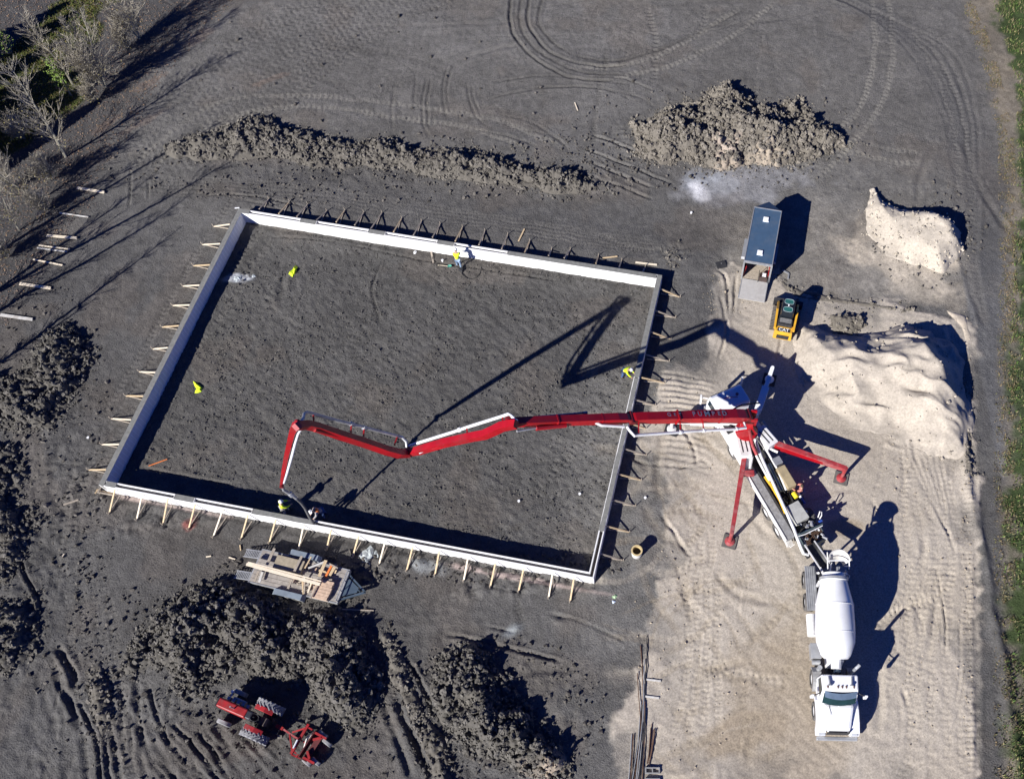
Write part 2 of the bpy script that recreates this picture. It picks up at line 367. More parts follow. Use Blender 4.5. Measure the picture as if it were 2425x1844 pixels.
# gravel lane, verge and grass along the east side
def xline(pts):
    ys = np.array([P(0, p[1]).y for p in pts]); xs = np.array([P(p[0], p[1]).x for p in pts]); o = np.argsort(ys)
    return np.interp(Y, ys[o], xs[o])
wv = (fbm(X, Y, 3, 4, 95) - .5) * 1.3
xg = xline([(2275, -60), (2300, 40), (2340, 160), (2378, 330), (2380, 700), (2372, 1100), (2372, 1900)]) + wv
xgr = xline([(2330, -60), (2378, 60), (2416, 200), (2420, 420), (2408, 700), (2390, 1100), (2386, 1900)]) + wv * 1.4
lane = sstep(P(2322, 900).x, P(2330, 900).x, X) * core
C = mixc(C, (0.150, 0.150, 0.152), lane * sstep(P(0, 500).y, P(0, 750).y, Y) * .8)
fine = fbm(X, Y, .35, 3, 96)
ndirt = sstep(-.4, .5, X - xg)
C = mixc(C, (0.20, 0.172, 0.132), ndirt * (.45 + .6 * fbm(X, Y, 1.2, 4, 351)))
C = mixc(C, (0.05, 0.072, 0.028), sstep(-.5, .6, X - xgr + (fbm(X, Y, .8, 4, 352) - .5) * 2.2))
C = C * (0.66 + 0.70 * fbm(X, Y, .55, 4, 97, .75))[..., None] * (0.78 + 0.44 * fbm(X * .6 + Y * .5, Y * 1.2 - X * .4, 3.0, 5, 197, .6))[..., None]
sandc = np.zeros_like(C) + np.array((0.405, 0.362, 0.305))
sandc = mixc(sandc, (0.33, 0.285, 0.225), sstep(.45, .75, fbm(X, Y, 5.0, 5, 98)) * .45)
sandc = mixc(sandc, (0.26, 0.20, 0.13), np.clip(blob(1750, 1740, 90, 40, seed=24, ang=.3) + blob(2010, 1250, 50, 22, seed=25) + blob(1862, 1700, 120, 200, seed=26) * .7, 0, 1) * .6)
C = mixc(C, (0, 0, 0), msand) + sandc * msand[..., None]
# tree belt in the north-west: leaf litter and grass
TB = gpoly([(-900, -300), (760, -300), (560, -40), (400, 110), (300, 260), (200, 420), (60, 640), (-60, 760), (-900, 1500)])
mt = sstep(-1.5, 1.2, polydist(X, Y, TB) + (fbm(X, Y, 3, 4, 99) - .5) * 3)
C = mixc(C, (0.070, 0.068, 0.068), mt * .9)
GB = gpoly([(-300, 560), (-300, 130), (0, 130), (90, 60), (180, -60), (260, -120), (330, -60), (250, 20), (215, 120), (215, 230), (90, 300), (20, 370), (-60, 420)])
mg = sstep(-.4, .5, polydist(X, Y, GB) + (fbm(X, Y, 2, 4, 101) - .5) * 2.4)
C = mixc(C, (0.10, 0.11, 0.035), mg * .85)
for (px, py, rx, ry, a) in [(470, 90, 50, 14, .9), (350, 200, 60, 12, .8), (260, 290, 70, 10, .85), (345, 285, 70, 14, .75), (200, 370, 40, 8, .8), (20, 370, 40, 16, .7), (640, 190, 40, 8, .5)]:
    C = mixc(C, (0.22, 0.15, 0.11), blob(px, py, rx, ry, seed=int(px) % 50 + 60, w=1.3, ang=a) * .28)

# tracks
def smooth(pts, k=8):
    pts = [Vector(p) for p in pts]; out = []
    for i in range(len(pts) - 1):
        p0 = pts[max(i - 1, 0)]; p1 = pts[i]; p2 = pts[i + 1]; p3 = pts[min(i + 2, len(pts) - 1)]
        for j in range(k):
            t = j / k; out.append(0.5 * ((2 * p1) + (-p0 + p2) * t + (2 * p0 - 5 * p1 + 4 * p2 - p3) * t * t + (-p0 + 3 * p1 - 3 * p2 + p3) * t ** 3))
    out.append(pts[-1]); return out
def resample(pts, s):
    out = [pts[0]]; acc = 0
    for a, b in zip(pts[:-1], pts[1:]):
        L = (b - a).length; t = s - acc
        while t <= L: out.append(a + (b - a) * (t / L)); t += s
        acc = (acc + L) % s
    return out
def stroke(px, w, depth, kind='rut', tint=None, tamt=0.4, off=0.0, pitch=0.42, world_pts=False):
    pts = [Vector(p) if world_pts else G(*p) for p in px]
    pts = resample(smooth(pts), 0.45); s0 = 0.0
    if off:
        q = []
        for i, p in enumerate(pts):
            d = (pts[min(i + 1, len(pts) - 1)] - pts[max(i - 1, 0)]).normalized(); q.append(p + Vector((-d.y, d.x)) * off)
        pts = q
    m = w * 1.6 + .3; tot = sum((b - a).length for a, b in zip(pts[:-1], pts[1:]))
    for a, b in zip(pts[:-1], pts[1:]):
        L = (b - a).length
        if L < 1e-4: continue
        i0 = int((min(a.x, b.x) - m - cx[0]) / STEP); i1 = int((max(a.x, b.x) + m - cx[0]) / STEP) + 2
        j0 = int((min(a.y, b.y) - m - cy[0]) / STEP); j1 = int((max(a.y, b.y) + m - cy[0]) / STEP) + 2
        i0 = max(i0, 0); j0 = max(j0, 0); i1 = min(i1, len(cx)); j1 = min(j1, len(cy))
        if i1 <= i0 or j1 <= j0: s0 += L; continue
        sl = (slice(nx0 + i0, nx0 + i1), slice(ny0 + j0, ny0 + j1))
        x = X[sl]; y = Y[sl]; ex, ey = (b - a) / L
        t = (x - a.x) * ex + (y - a.y) * ey; dd = (x - a.x) * -ey + (y - a.y) * ex
        on = (t >= 0) & (t < L); s = s0 + t; rag = fbm(x, y, .9, 3, 555); ad = np.abs(dd + (rag - .5) * w * .9)
        fade = np.clip(np.minimum(s, tot - s) / (.4 + w * 1.5), 0, 1) * (.55 + .9 * vn(x, y, 2.3, 557))
        if kind == 'rut':
            g = -np.exp(-(ad / (w * .5)) ** 2) + 0.45 * np.exp(-((ad - w) / (w * .38)) ** 2); cm = np.exp(-(ad / w) ** 2)
        elif kind == 'berm':
            g = np.exp(-(ad / (w * .5)) ** 2); cm = g * 0
        else:
            edge = sstep(w * .5 + .06, w * .5 - .04, ad)
            ph = (s + (ad * 0.7 if kind == 'tread' else 0)) / pitch * 2 * math.pi
            g = edge * (np.tanh(np.sin(ph) * 2.0) * .5 - .45); cm = edge
            if kind == 'tread': g = g * (1 - .7 * np.exp(-(ad / .05) ** 2))
        Z[sl] += np.where(on, g * depth * fade, 0)
        if tint is not None:
            mm = (np.where(on, cm * np.clip(fade, 0, 1), 0) * tamt)[..., None]; C[sl] = C[sl] * (1 - mm) + np.array(tint) * mm
        s0 += L
DK = (0.055, 0.052, 0.05); LT = (0.145, 0.138, 0.130); SLT = (0.43, 0.38, 0.31); SDK = (0.27, 0.225, 0.165)
arcs = [[(1212, -20), (1207, 44), (1220, 86), (1252, 127), (1296, 158), (1344, 181), (1407, 190), (1470, 187)],
        [(1236, -20), (1230, 41), (1242, 86), (1274, 120), (1321, 149), (1382, 171), (1502, 177)],
        [(1255, -20), (1249, 41), (1261, 76), (1290, 114), (1328, 136), (1382, 152), (1439, 157), (1486, 150)],
        [(1290, -20), (1274, 38), (1283, 70), (1309, 98), (1344, 124), (1394, 139), (1439, 144), (1502, 136), (1640, 85), (1760, 20)]]
for k, a in enumerate(arcs): stroke(a, .22, [.10, .05, .09, .04][k], tint=DK, tamt=.5)
for a in [[(1065, 145), (1049, 200), (1052, 250), (1065, 290)], [(1078, 150), (1058, 205), (1062, 255)], [(1105, 195), (1112, 235), (1125, 270), (1152, 302)], [(1115, 195), (1122, 235), (1140, 275)],
          [(1012, 180), (1000, 240), (1003, 290), (1018, 330)], [(1022, 180), (1012, 240), (1015, 300)], [(985, 170), (980, 230), (985, 250)], [(935, 190), (929, 240), (932, 320)], [(912, 190), (905, 230)],
          [(1180, 270), (1260, 290), (1320, 330), (1360, 370)], [(1110, 305), (1200, 322), (1290, 352)], [(1240, 305), (1300, 320), (1345, 350)],
          [(1240, 210), (1340, 205), (1440, 212), (1510, 245)], [(1160, 195), (1300, 180), (1500, 200)], [(1140, 240), (1240, 215), (1380, 205), (1500, 225), (1560, 262)]]:
    stroke(a, .2, .03, tint=DK, tamt=.2)
for a in [[(300, 405), (380, 335), (480, 262), (560, 235), (700, 228), (900, 240), (1090, 268), (1200, 292), (1330, 350)], [(360, 395), (430, 350), (520, 290), (620, 262), (760, 254), (900, 272), (1080, 297), (1250, 352)],
          [(1340, 160), (1500, 150), (1640, 90), (1760, 10)], [(1440, 190), (1600, 150), (1740, 80), (1840, 0)],
          [(1880, 420), (1960, 335), (2030, 260), (2062, 180), (2072, 90), (2060, -20)], [(1930, 430), (2020, 335), (2080, 260), (2110, 170), (2112, 60), (2095, -20)],
          [(1890, 340), (1990, 355), (2120, 385), (2210, 390)], [(2030, 330), (2110, 355), (2200, 362)], [(2200, 100), (2270, 240), (2300, 400), (2300, 560)], [(2150, 60), (2230, 200), (2262, 330), (2270, 480)]]:
    stroke(a, .42, .045, 'tread', tint=(.20, .19, .17), tamt=.5)
# wide turning tracks round the yard
for k in range(9):
    o = k * 16 + rnd.uniform(-4, 4)
    stroke([(1900 + o * .4, -30), (2050 + o * .7, 30 + o * .2), (2160 + o * .8, 130), (2235 + o * .6, 270), (2262 + o * .45, 430), (2275 + o * .3, 620), (2330 + o * .1, 780)], .3, .035, rnd.choice(['rut', 'tread']), tint=LT, tamt=.32)
for k in range(12):
    o = k * 22
    stroke([(760 + o * 1.5, -30), (600 + o, 70 + o * .2), (430 + o * .9, 180 + o * .4), (250 + o * .4, 330 + o * .5)], .5, .035, 'tread', tint=DK, tamt=.12, pitch=.5)
for k in range(26):
    x0 = rnd.uniform(500, 2100); y0 = rnd.uniform(0, 220); L = rnd.uniform(150, 480); a = rnd.uniform(-.35, .45)
    stroke([(x0, y0), (x0 + L / 2, y0 + L / 2 * a * .5), (x0 + L, y0 + L * a)], rnd.choice([.16, .4]), .022, rnd.choice(['rut', 'tread']), tint=rnd.choice([LT, DK]), tamt=.18)
# west yard: loader tread running down the left side
for k, o in enumerate([0, 58, 118, 165]):
    stroke([(560 + o, 470 + o * .1), (470 + o * .9, 600), (385 + o * .8, 760), (300 + o * .6, 900), (190 + o * .5, 1090), (150 + o * .5, 1260), (160 + o * .6, 1440), (185 + o * .6, 1620), (225 + o * .55, 1870)], .42, .065, 'tread', tint=LT, tamt=.25, pitch=.36)
for o in range(5):
    stroke([(340, 420 + o * 9), (520, 430 + o * 9), (760, 452 + o * 10), (1060, 500 + o * 9), (1420, 560 + o * 8), (1620, 590 + o * 6)], .4, .05, 'tread', tint=LT, tamt=.14, pitch=.28)
stroke([(270, 1215), (420, 1247), (600, 1283), (800, 1330), (1050, 1372), (1200, 1400)], .4, .05, 'tread', tint=LT, tamt=.15, pitch=.3)
stroke([(300, 1200), (420, 1225), (560, 1258)], .4, .05, 'tread', tint=LT, tamt=.15, pitch=.3)
for a, w, d in [([(150, 1620), (175, 1690), (198, 1760), (212, 1900)], .34, .09), ([(120, 1560), (150, 1630), (200, 1720)], .3, .07), ([(225, 1640), (262, 1740), (300, 1900)], .3, .08), ([(240, 1700), (250, 1780), (270, 1900)], .25, .08), ([(130, 1520), (160, 1570), (185, 1640)], .3, .2), ([(325, 1590), (328, 1700), (345, 1860)], .3, .08), ([(180, 1650), (230, 1760), (240, 1880)], .18, .15),
                ([(350, 1620), (372, 1690), (400, 1760)], .2, .15), ([(900, 1640), (935, 1740), (985, 1860)], .3, .14), ([(930, 1640), (975, 1740), (1030, 1860)], .3, .22), ([(865, 1440), (900, 1530), (960, 1640), (1010, 1740), (1070, 1860)], .3, .14),
                ([(960, 1560), (1010, 1640), (1040, 1720)], .25, .22), ([(40, 1320), (80, 1400), (95, 1440)], .2, .2), ([(400, 1700), (470, 1780), (530, 1850)], .2, .1), ([(460, 1720), (560, 1850)], .2, .1),
                ([(1050, 1500), (1190, 1530), (1340, 1570)], .2, .12), ([(1140, 1480), (1240, 1500)], .15, .08), ([(1300, 1450), (1400, 1480), (1500, 1530)], .15, .08), ([(1300, 1450), (1360, 1470)], .3, .14),
                ([(640, 560), (800, 575), (980, 612), (1100, 632), (1250, 655), (1330, 665)], .14, .09), ([(330, 1105), (440, 1128), (560, 1150)], .2, .08), ([(30, 1210), (70, 1235), (130, 1250), (215, 1262)], .12, .05),
                ([(480, 465), (600, 470), (760, 505)], .14, .08), ([(310, 395), (305, 500)], .14, .08), ([(350, 420), (352, 480)], .14, .08),
                ([(1390, 380), (1480, 420), (1560, 450)], .2, .12), ([(1380, 350), (1500, 400), (1600, 440)], .18, .12), ([(1340, 400), (1460, 440), (1560, 480)], .2, .1), ([(1400, 320), (1470, 345), (1540, 380)], .2, .12),
                ([(1340, 620), (1420, 640)], .1, .05), ([(1560, 590), (1590, 640), (1590, 700)], .1, .05), ([(1060, 930), (1100, 1000)], .05, .03)]:
    stroke(a, w, d)
for k in range(60):
    x0 = rnd.uniform(60, 520); y0 = rnd.uniform(1560, 1820); L = rnd.uniform(80, 240); a = rnd.uniform(1.0, 1.75)
    stroke([(x0, y0), (x0 + L / 2 * math.cos(a) + rnd.uniform(-9, 9), y0 + L / 2 * math.sin(a)), (x0 + L * math.cos(a), y0 + L * math.sin(a))], rnd.uniform(.14, .4), rnd.uniform(.02, .055), rnd.choice(['rut', 'rut', 'tread']), tint=rnd.choice([DK, LT]), tamt=.2)
stroke([(1880, -60), (2060, 20), (2180, 110), (2260, 240), (2300, 400), (2330, 560), (2345, 760), (2348, 1100)], 1.5, .01, 'rut', tint=(.07, .07, .074), tamt=.55)
for k in range(34):
    x0 = rnd.uniform(330, 700); y0 = rnd.uniform(1700, 1830); stroke([(x0, y0), (x0 + 40, y0 + 40), (x0 + 90, y0 + 100)], .16, .05)
stroke([(620, 1820), (700, 1795), (800, 1770), (900, 1700)], .42, .06, 'tread', pitch=.5)
stroke([(720, 690), (660, 820), (620, 900), (560, 1000)], .1, .04, tint=LT, tamt=.4); stroke([(745, 585), (700, 660)], .08, .04, tint=LT, tamt=.4)
# sand pad
for k in range(9): stroke([(1548 + k * 2, 885 + k * 14), (1620, 892 + k * 13), (1700, 908 + k * 12)], .16, .05)
for k in range(6): stroke([(1560 - k * 3, 1030 + k * 14), (1620, 1032 + k * 15), (1700, 1050 + k * 16)], .18, .04)
for x0 in (2145, 2172, 2206, 2236, 2270): stroke([(x0, 985 + (x0 * 7) % 90), (x0 - 8 - x0 % 13, 1150), (x0 + 3 + x0 % 17, 1350), (x0 + 6 - x0 % 11, 1600), (x0 + x0 % 19, 1870)], .38, .04, 'tread', tint=SLT, tamt=.3, pitch=.32)
for k in range(5): stroke([(2312 - k * 7, 1080), (2314 - k * 7, 1300), (2316 - k * 7, 1600), (2318 - k * 7, 1870)], .2, .06, rnd.choice(['rut', 'tread']), pitch=.3)
for k in range(8): stroke([(2260 - k * 12, 1300), (2240 - k * 15, 1400 + k * 3), (2150 - k * 12, 1440 + k * 7), (2080 - k * 4, 1440 + k * 14)], .3, .06, 'tread', tint=SLT, tamt=.15, pitch=.35)
for k in range(6): stroke([(2130 + k * 18, 1020), (2160 + k * 14, 1100), (2210 + k * 9, 1200 + k * 10), (2260, 1290 + k * 10)], .14, .04)
for k in range(4): stroke([(1640 + k * 23, 1230 + k * 30), (1625 + k * 26, 1400), (1632 + k * 22, 1560), (1590 + k * 38, 1760)], .36, .05, 'tread', tint=SLT, tamt=.15, pitch=.3)
for k in range(110):
    x0 = rnd.uniform(1540, 1850); y0 = rnd.uniform(1080, 1840); a = rnd.uniform(0, 6.28); L = rnd.uniform(70, 230); c = rnd.uniform(-.8, .8)
    stroke([(x0, y0), (x0 + L / 2 * math.cos(a), y0 + L / 2 * math.sin(a)), (x0 + L * math.cos(a + c * .5), y0 + L * math.sin(a + c * .5))], rnd.choice([.36, .4, .14]), rnd.uniform(.018, .045), rnd.choice(['tread', 'lug', 'tread', 'rut']), tint=rnd.choice([SLT, SDK, SDK]), tamt=.3, pitch=rnd.choice([.28, .4]))
for k in range(34):
    x0 = rnd.uniform(2070, 2290); y0 = rnd.uniform(950, 1800); a = rnd.uniform(1.2, 1.9); L = rnd.uniform(60, 240)
    stroke([(x0, y0), (x0 + L / 2 * math.cos(a) + 8, y0 + L / 2 * math.sin(a)), (x0 + L * math.cos(a), y0 + L * math.sin(a))], rnd.choice([.12, .36]), rnd.uniform(.03, .08), rnd.choice(['tread', 'rut']), pitch=.34)
for a in [[(1600, 1000), (1640, 1060), (1650, 1120)], [(1560, 1210), (1620, 1300), (1640, 1330)], [(1590, 1120), (1660, 1090), (1690, 1120)], [(1690, 640), (1720, 660), (1725, 760)], [(1745, 650), (1735, 760)], [(1705, 700), (1720, 780), (1700, 860)],
          [(2060, 1180), (2090, 1230)], [(1850, 800), (1840, 860)], [(2135, 1620), (2150, 1680)], [(2195, 1760), (2205, 1800)]]: stroke(a, .2, .08)
for k in range(8): stroke([(2060 + rnd.uniform(-90, 120), 900 + k * 20), (2120 + rnd.uniform(-30, 30), 915 + k * 20), (2230, 950 + k * 18)], .25, .05, 'berm')

for k in range(70):
    x0 = rnd.uniform(250, 2300); y0 = rnd.uniform(-20, 1700); a = rnd.choice([rnd.uniform(-.3, .5), rnd.uniform(1.7, 2.3)]) if x0 < 1500 else rnd.uniform(1.1, 2.0); L = rnd.uniform(90, 330); c = rnd.uniform(-.35, .35)
    if -1 < 0 and 1450 < x0 < 2320 and y0 > 650: continue
    g0 = G(x0 + L * .5 * math.cos(a), y0 + L * .5 * math.sin(a))
    stroke([(x0, y0), (x0 + L / 2 * math.cos(a), y0 + L / 2 * math.sin(a)), (x0 + L * math.cos(a + c), y0 + L * math.sin(a + c))], rnd.choice([.4, .4, .16]), .055, rnd.choice(['tread', 'lug', 'rut']), tint=rnd.choice([LT, DK]), tamt=.14, pitch=rnd.choice([.26, .34, .45]))
nX, nY = X.shape
verts = np.stack([X, Y, Z], -1).reshape(-1, 3).astype(np.float32)
ii, jj = np.meshgrid(np.arange(nX - 1), np.arange(nY - 1), indexing='ij'); q = (ii * nY + jj).ravel()
quads = np.stack([q, q + nY, q + nY + 1, q + 1], -1).astype(np.int32)
def fastmesh(name, verts, faces, cols=None, smooth=True):
    me = bpy.data.meshes.new(name); me.vertices.add(len(verts)); me.vertices.foreach_set('co', verts.astype(np.float32).ravel())
    k = faces.shape[1]; me.loops.add(faces.size); me.loops.foreach_set('vertex_index', faces.astype(np.int32).ravel())
    me.polygons.add(len(faces)); me.polygons.foreach_set('loop_start', np.arange(0, faces.size, k, dtype=np.int32))
    me.polygons.foreach_set('use_smooth', np.full(len(faces), smooth))
    me.update(calc_edges=True)
    if cols is not None:
        a = me.color_attributes.new('soil', 'FLOAT_COLOR', 'POINT'); c4 = np.ones((len(verts), 4), np.float32); c4[:, :3] = np.clip(cols.reshape(-1, 3), 0, 1); a.data.foreach_set('color', c4.ravel())
    return me
def soil_mat(name, bump=0.02, amt=0.35, s1=9.0, s2=45.0):
    m = bpy.data.materials.new(name); m.use_nodes = True; nt = m.node_tree; b = nt.nodes['Principled BSDF']
    b.inputs['Roughness'].default_value = 0.95; b.inputs['Specular IOR Level'].default_value = 0.15
    at = nt.nodes.new('ShaderNodeAttribute'); at.attribute_name = 'soil'
    tc = nt.nodes.new('ShaderNodeTexCoord'); mixn = []
    for s in (s1, s2):
        n = nt.nodes.new('ShaderNodeTexNoise'); n.inputs['Scale'].default_value = s; n.inputs['Detail'].default_value = 6; n.inputs['Roughness'].default_value = .65
        nt.links.new(tc.outputs['Object'], n.inputs['Vector']); mixn.append(n)
    ad = nt.nodes.new('ShaderNodeMath'); ad.operation = 'ADD'; nt.links.new(mixn[0].outputs['Fac'], ad.inputs[0]); nt.links.new(mixn[1].outputs['Fac'], ad.inputs[1])
    mr = nt.nodes.new('ShaderNodeMapRange'); mr.inputs['From Min'].default_value = .7; mr.inputs['From Max'].default_value = 1.3; mr.inputs['To Min'].default_value = 1 - amt; mr.inputs['To Max'].default_value = 1 + amt
    nt.links.new(ad.outputs[0], mr.inputs['Value'])
    vm = nt.nodes.new('ShaderNodeVectorMath'); vm.operation = 'SCALE'; nt.links.new(at.outputs['Color'], vm.inputs[0]); nt.links.new(mr.outputs[0], vm.inputs['Scale'])
    nt.links.new(vm.outputs[0], b.inputs['Base Color'])
    bp = nt.nodes.new('ShaderNodeBump'); bp.inputs['Distance'].default_value = bump; bp.inputs['Strength'].default_value = .8
    bl = nt.nodes.new('ShaderNodeMapRange'); bl.inputs['From Min'].default_value = .14; bl.inputs['From Max'].default_value = .28; bl.inputs['To Min'].default_value = .85; bl.inputs['To Max'].default_value = .16
    nt.links.new(at.outputs['Fac'], bl.inputs['Value']); nt.links.new(bl.outputs[0], bp.inputs['Strength'])
    nt.links.new(mixn[0].outputs['Fac'], bp.inputs['Height']); nt.links.new(bp.outputs['Normal'], b.inputs['Normal'])
    return m
soil = soil_mat('soil_surface', 0.09, .45, 10.0, 34)
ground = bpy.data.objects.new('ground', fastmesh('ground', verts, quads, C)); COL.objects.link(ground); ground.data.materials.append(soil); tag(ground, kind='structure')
def gz(x, y):
    i = min(max(int((x - cx[0]) / STEP), 0), len(cx) - 1); j = min(max(int((y - cy[0]) / STEP), 0), len(cy) - 1); return float(Z[nx0 + i, ny0 + j])
def PG(px, py, dz=0.0):
    p = P(px, py, 0)
    for _ in range(3): p = P(px, py, gz(p.x, p.y) + dz)
    return p

# ------------------------------------------------------------------ clods, heaps and ridges
_ico = None
def ico(sub):
    t = (1 + 5 ** .5) / 2
    v = [(-1, t, 0), (1, t, 0), (-1, -t, 0), (1, -t, 0), (0, -1, t), (0, 1, t), (0, -1, -t), (0, 1, -t), (t, 0, -1), (t, 0, 1), (-t, 0, -1), (-t, 0, 1)]
    f = [(0, 11, 5), (0, 5, 1), (0, 1, 7), (0, 7, 10), (0, 10, 11), (1, 5, 9), (5, 11, 4), (11, 10, 2), (10, 7, 6), (7, 1, 8), (3, 9, 4), (3, 4, 2), (3, 2, 6), (3, 6, 8), (3, 8, 9), (4, 9, 5), (2, 4, 11), (6, 2, 10), (8, 6, 7), (9, 8, 1)]
    v = [np.array(a) / np.linalg.norm(a) for a in v]
    for _ in range(sub):
        c = {}; nf = []
        def mid(a, b):
            k = (min(a, b), max(a, b))
            if k not in c: m = v[a] + v[b]; v.append(m / np.linalg.norm(m)); c[k] = len(v) - 1
            return c[k]
        for a, b, d in f: x, y, z = mid(a, b), mid(b, d), mid(d, a); nf += [(a, x, z), (b, y, x), (d, z, y), (x, y, z)]
        f = nf
    return np.array(v), np.array(f)
def clod_mesh(name, pos, rad, col, sub=0, seed=1, colvar=.35, flat=.9):
    rs = np.random.RandomState(seed); v, f = ico(sub); n = len(pos); m = len(v)
    q = rs.randn(n, 4); q /= np.linalg.norm(q, axis=1)[:, None]; w, x, y, z = q.T
    Rm = np.stack([1 - 2 * (y * y + z * z), 2 * (x * y - z * w), 2 * (x * z + y * w), 2 * (x * y + z * w), 1 - 2 * (x * x + z * z), 2 * (y * z - x * w), 2 * (x * z - y * w), 2 * (y * z + x * w), 1 - 2 * (x * x + y * y)], -1).reshape(n, 3, 3)
    sc = rs.uniform(.6, 1.25, (n, 1, 3)); jit = rs.uniform(.5, 1.4, (n, m, 1))
    vv = v[None] * sc * jit * rad[:, None, None]; vv = np.einsum('nij,nmj->nmi', Rm, vv); vv[..., 2] *= flat
    vv += pos[:, None, :]
    ff = (f[None] + (np.arange(n) * m)[:, None, None]).reshape(-1, 3)
    cc = np.array(col)[None] * rs.uniform(1 - colvar, 1 + colvar, (n, 1)); cc = np.repeat(cc[:, None, :], m, 1)
    return fastmesh(name, vv.reshape(-1, 3), ff, cc, smooth=False)
soil2 = soil_mat('clod_surface', 0.02, .3, 7, 30)
def heap(name, px, H, slope, col, label, cat='dirt pile', clod=24, lump=.35, ripple=0.0, seed=1, csize=1.0, edge=1.05, group=None, step=.085, patches=None, ramp=None, sharp=False):
    poly = gpoly(px); pa = np.array(poly); x0, y0 = pa.min(0) - 1.2; x1, y1 = pa.max(0) + 1.2
    xs = np.arange(x0, x1, step); ys = np.arange(y0, y1, step); x, y = np.meshgrid(xs, ys, indexing='ij')
    d = polydist(x, y, poly) + (fbm(x, y, 2.4, 4, seed + 200) - .5) * 2 * edge
    wx = x + (fbm(x, y, .5, 2, seed + 801) - .5) * .4; wy = y + (fbm(x, y, .5, 2, seed + 802) - .5) * .4
    c1, b1 = cells(wx, wy, .62, seed + 810); c2, b2 = cells(wx, wy, .27, seed + 811)
    chunks = (c1 - .5) * .55 * sstep(0, .25, b1) - .28 * sstep(.2, 0, b1) + (c2 - .5) * .42 * sstep(0, .3, b2) - .2 * sstep(.25, 0, b2) if clod > 8 else 0 * x
    dp = np.maximum(d, 0); h = H * (1 - np.exp(-dp * slope / H))
    h = h * (1 + (fbm(x, y, 3.2, 3, seed + 300) - .5) * 1.5 * min(1, lump * 2)) + sstep(0, .5, d) * ((fbm(x, y, .9, 3, seed + 400, .6) - .5) * lump * 1.5 + chunks * min(lump, .7))
    if sharp: h = H - np.log1p(np.exp((H - dp * slope) * 5)) / 5; h = np.maximum(h - (H - math.log1p(math.exp(H * 5)) / 5), 0)
    if sharp: h = h * (1 + (fbm(x, y, 2.6, 3, seed + 900) - .5) * .5) + sstep(.1, .8, d) * ((fbm(x, y, .7, 4, seed + 901, .65) - .5) * lump * 1.1)
    if ramp:
        rx, ry, rl, r0_ = ramp; tt = (x * rx + y * ry); tt = tt - (pa[:, 0] * rx + pa[:, 1] * ry).min(); h = h * (r0_ + (1 - r0_) * np.clip(tt / rl, 0, 1) ** .9)
    if ripple:
        uu = x * .26 + y * .966; vv = x * .966 - y * .26; wp = (fbm(x, y, 3.0, 3, seed + 500) - .5) * 2.5
        h = h + sstep(.2, 1.5, d) * ripple * ((1 - np.abs(2 * fbm(vv * .38, uu + wp, 1.5, 3, seed + 505, .45) - 1)) * 2.2 - 1.3)
    h = h * sstep(0, .25, d) - sstep(.15, -.3, d) * .25
    gzv = Z[np.clip(nx0 + ((x - cx[0]) / STEP).astype(int), 0, nX - 1), np.clip(ny0 + ((y - cy[0]) / STEP).astype(int), 0, nY - 1)]
    zz = gzv * sstep(.6, 0, d) + np.maximum(h, -.25)
    cc = np.zeros(x.shape + (3,)) + np.array(col); cc *= (.8 + .4 * fbm(x, y, .6, 4, seed + 600))[..., None]
    if patches:
        for (qx, qy, rr, qc) in patches:
            p = P(qx, qy, H * .6); mm = sstep(1.1, .4, np.hypot(x - p.x, y - p.y) / rr + (fbm(x, y, 1.0, 4, seed + 700) - .5) * 1.4)[..., None]; cc = cc * (1 - mm) + np.array(qc) * mm
    keep = d > -.95; n0, n1 = x.shape; a, b = np.meshgrid(np.arange(n0 - 1), np.arange(n1 - 1), indexing='ij')
    ok = (keep[:-1, :-1] & keep[1:, :-1] & keep[1:, 1:] & keep[:-1, 1:]).ravel(); q = (a * n1 + b).ravel()[ok]
    fc = np.stack([q, q + n1, q + n1 + 1, q + 1], -1); used = np.unique(fc); mp = np.zeros(n0 * n1, int); mp[used] = np.arange(len(used))
    o = Vector((float(pa[:, 0].mean()), float(pa[:, 1].mean()), 0)); vs = np.stack([x, y, zz], -1).reshape(-1, 3)[used] - np.array(o)
    t = thing(name, o, label, cat, group)
    ob = bpy.data.objects.new('mound', fastmesh('mound', vs, mp[fc], cc.reshape(-1, 3)[used])); COL.objects.link(ob); ob.parent = t; ob.data.materials.append(soil2)
    if clod:
        rs = np.random.RandomState(seed); area = float((d > 0).sum()) * step * step; n = int(area * clod * 1.9)
        ix = rs.randint(0, n0, n * 6); iy = rs.randint(0, n1, n * 6); prob = sstep(-.9, .2, d[ix, iy]) ** 1.5; sel = rs.rand(len(ix)) < prob
        ix = ix[sel][:n]; iy = iy[sel][:n]; r = (.03 + .13 * rs.rand(len(ix)) ** 2.6) * csize; r *= np.where(d[ix, iy] < 0, .6, 1)
        pos = np.stack([xs[ix] + rs.uniform(-.06, .06, len(ix)), ys[iy] + rs.uniform(-.06, .06, len(ix)), np.maximum(zz[ix, iy], gzv[ix, iy]) + r * .25], -1) - np.array(o)
        big_ = r > .10 * csize
        for nm, s_, mk in (('clod_lumps', 1, big_), ('clod_crumbs', 0, ~big_)):
            if mk.sum() < 2: continue
            cc_ = np.array(col) * (1.2 if clod > 8 else .95)
            ob = bpy.data.objects.new(nm, clod_mesh(nm, pos[mk], r[mk], cc_, s_, seed + s_)); COL.objects.link(ob); ob.parent = t; ob.data.materials.append(soil2); tag(ob, kind='stuff')
    return t
CL = (0.118, 0.109, 0.095); CD = (0.098, 0.092, 0.082); CT = (0.148, 0.134, 0.113)
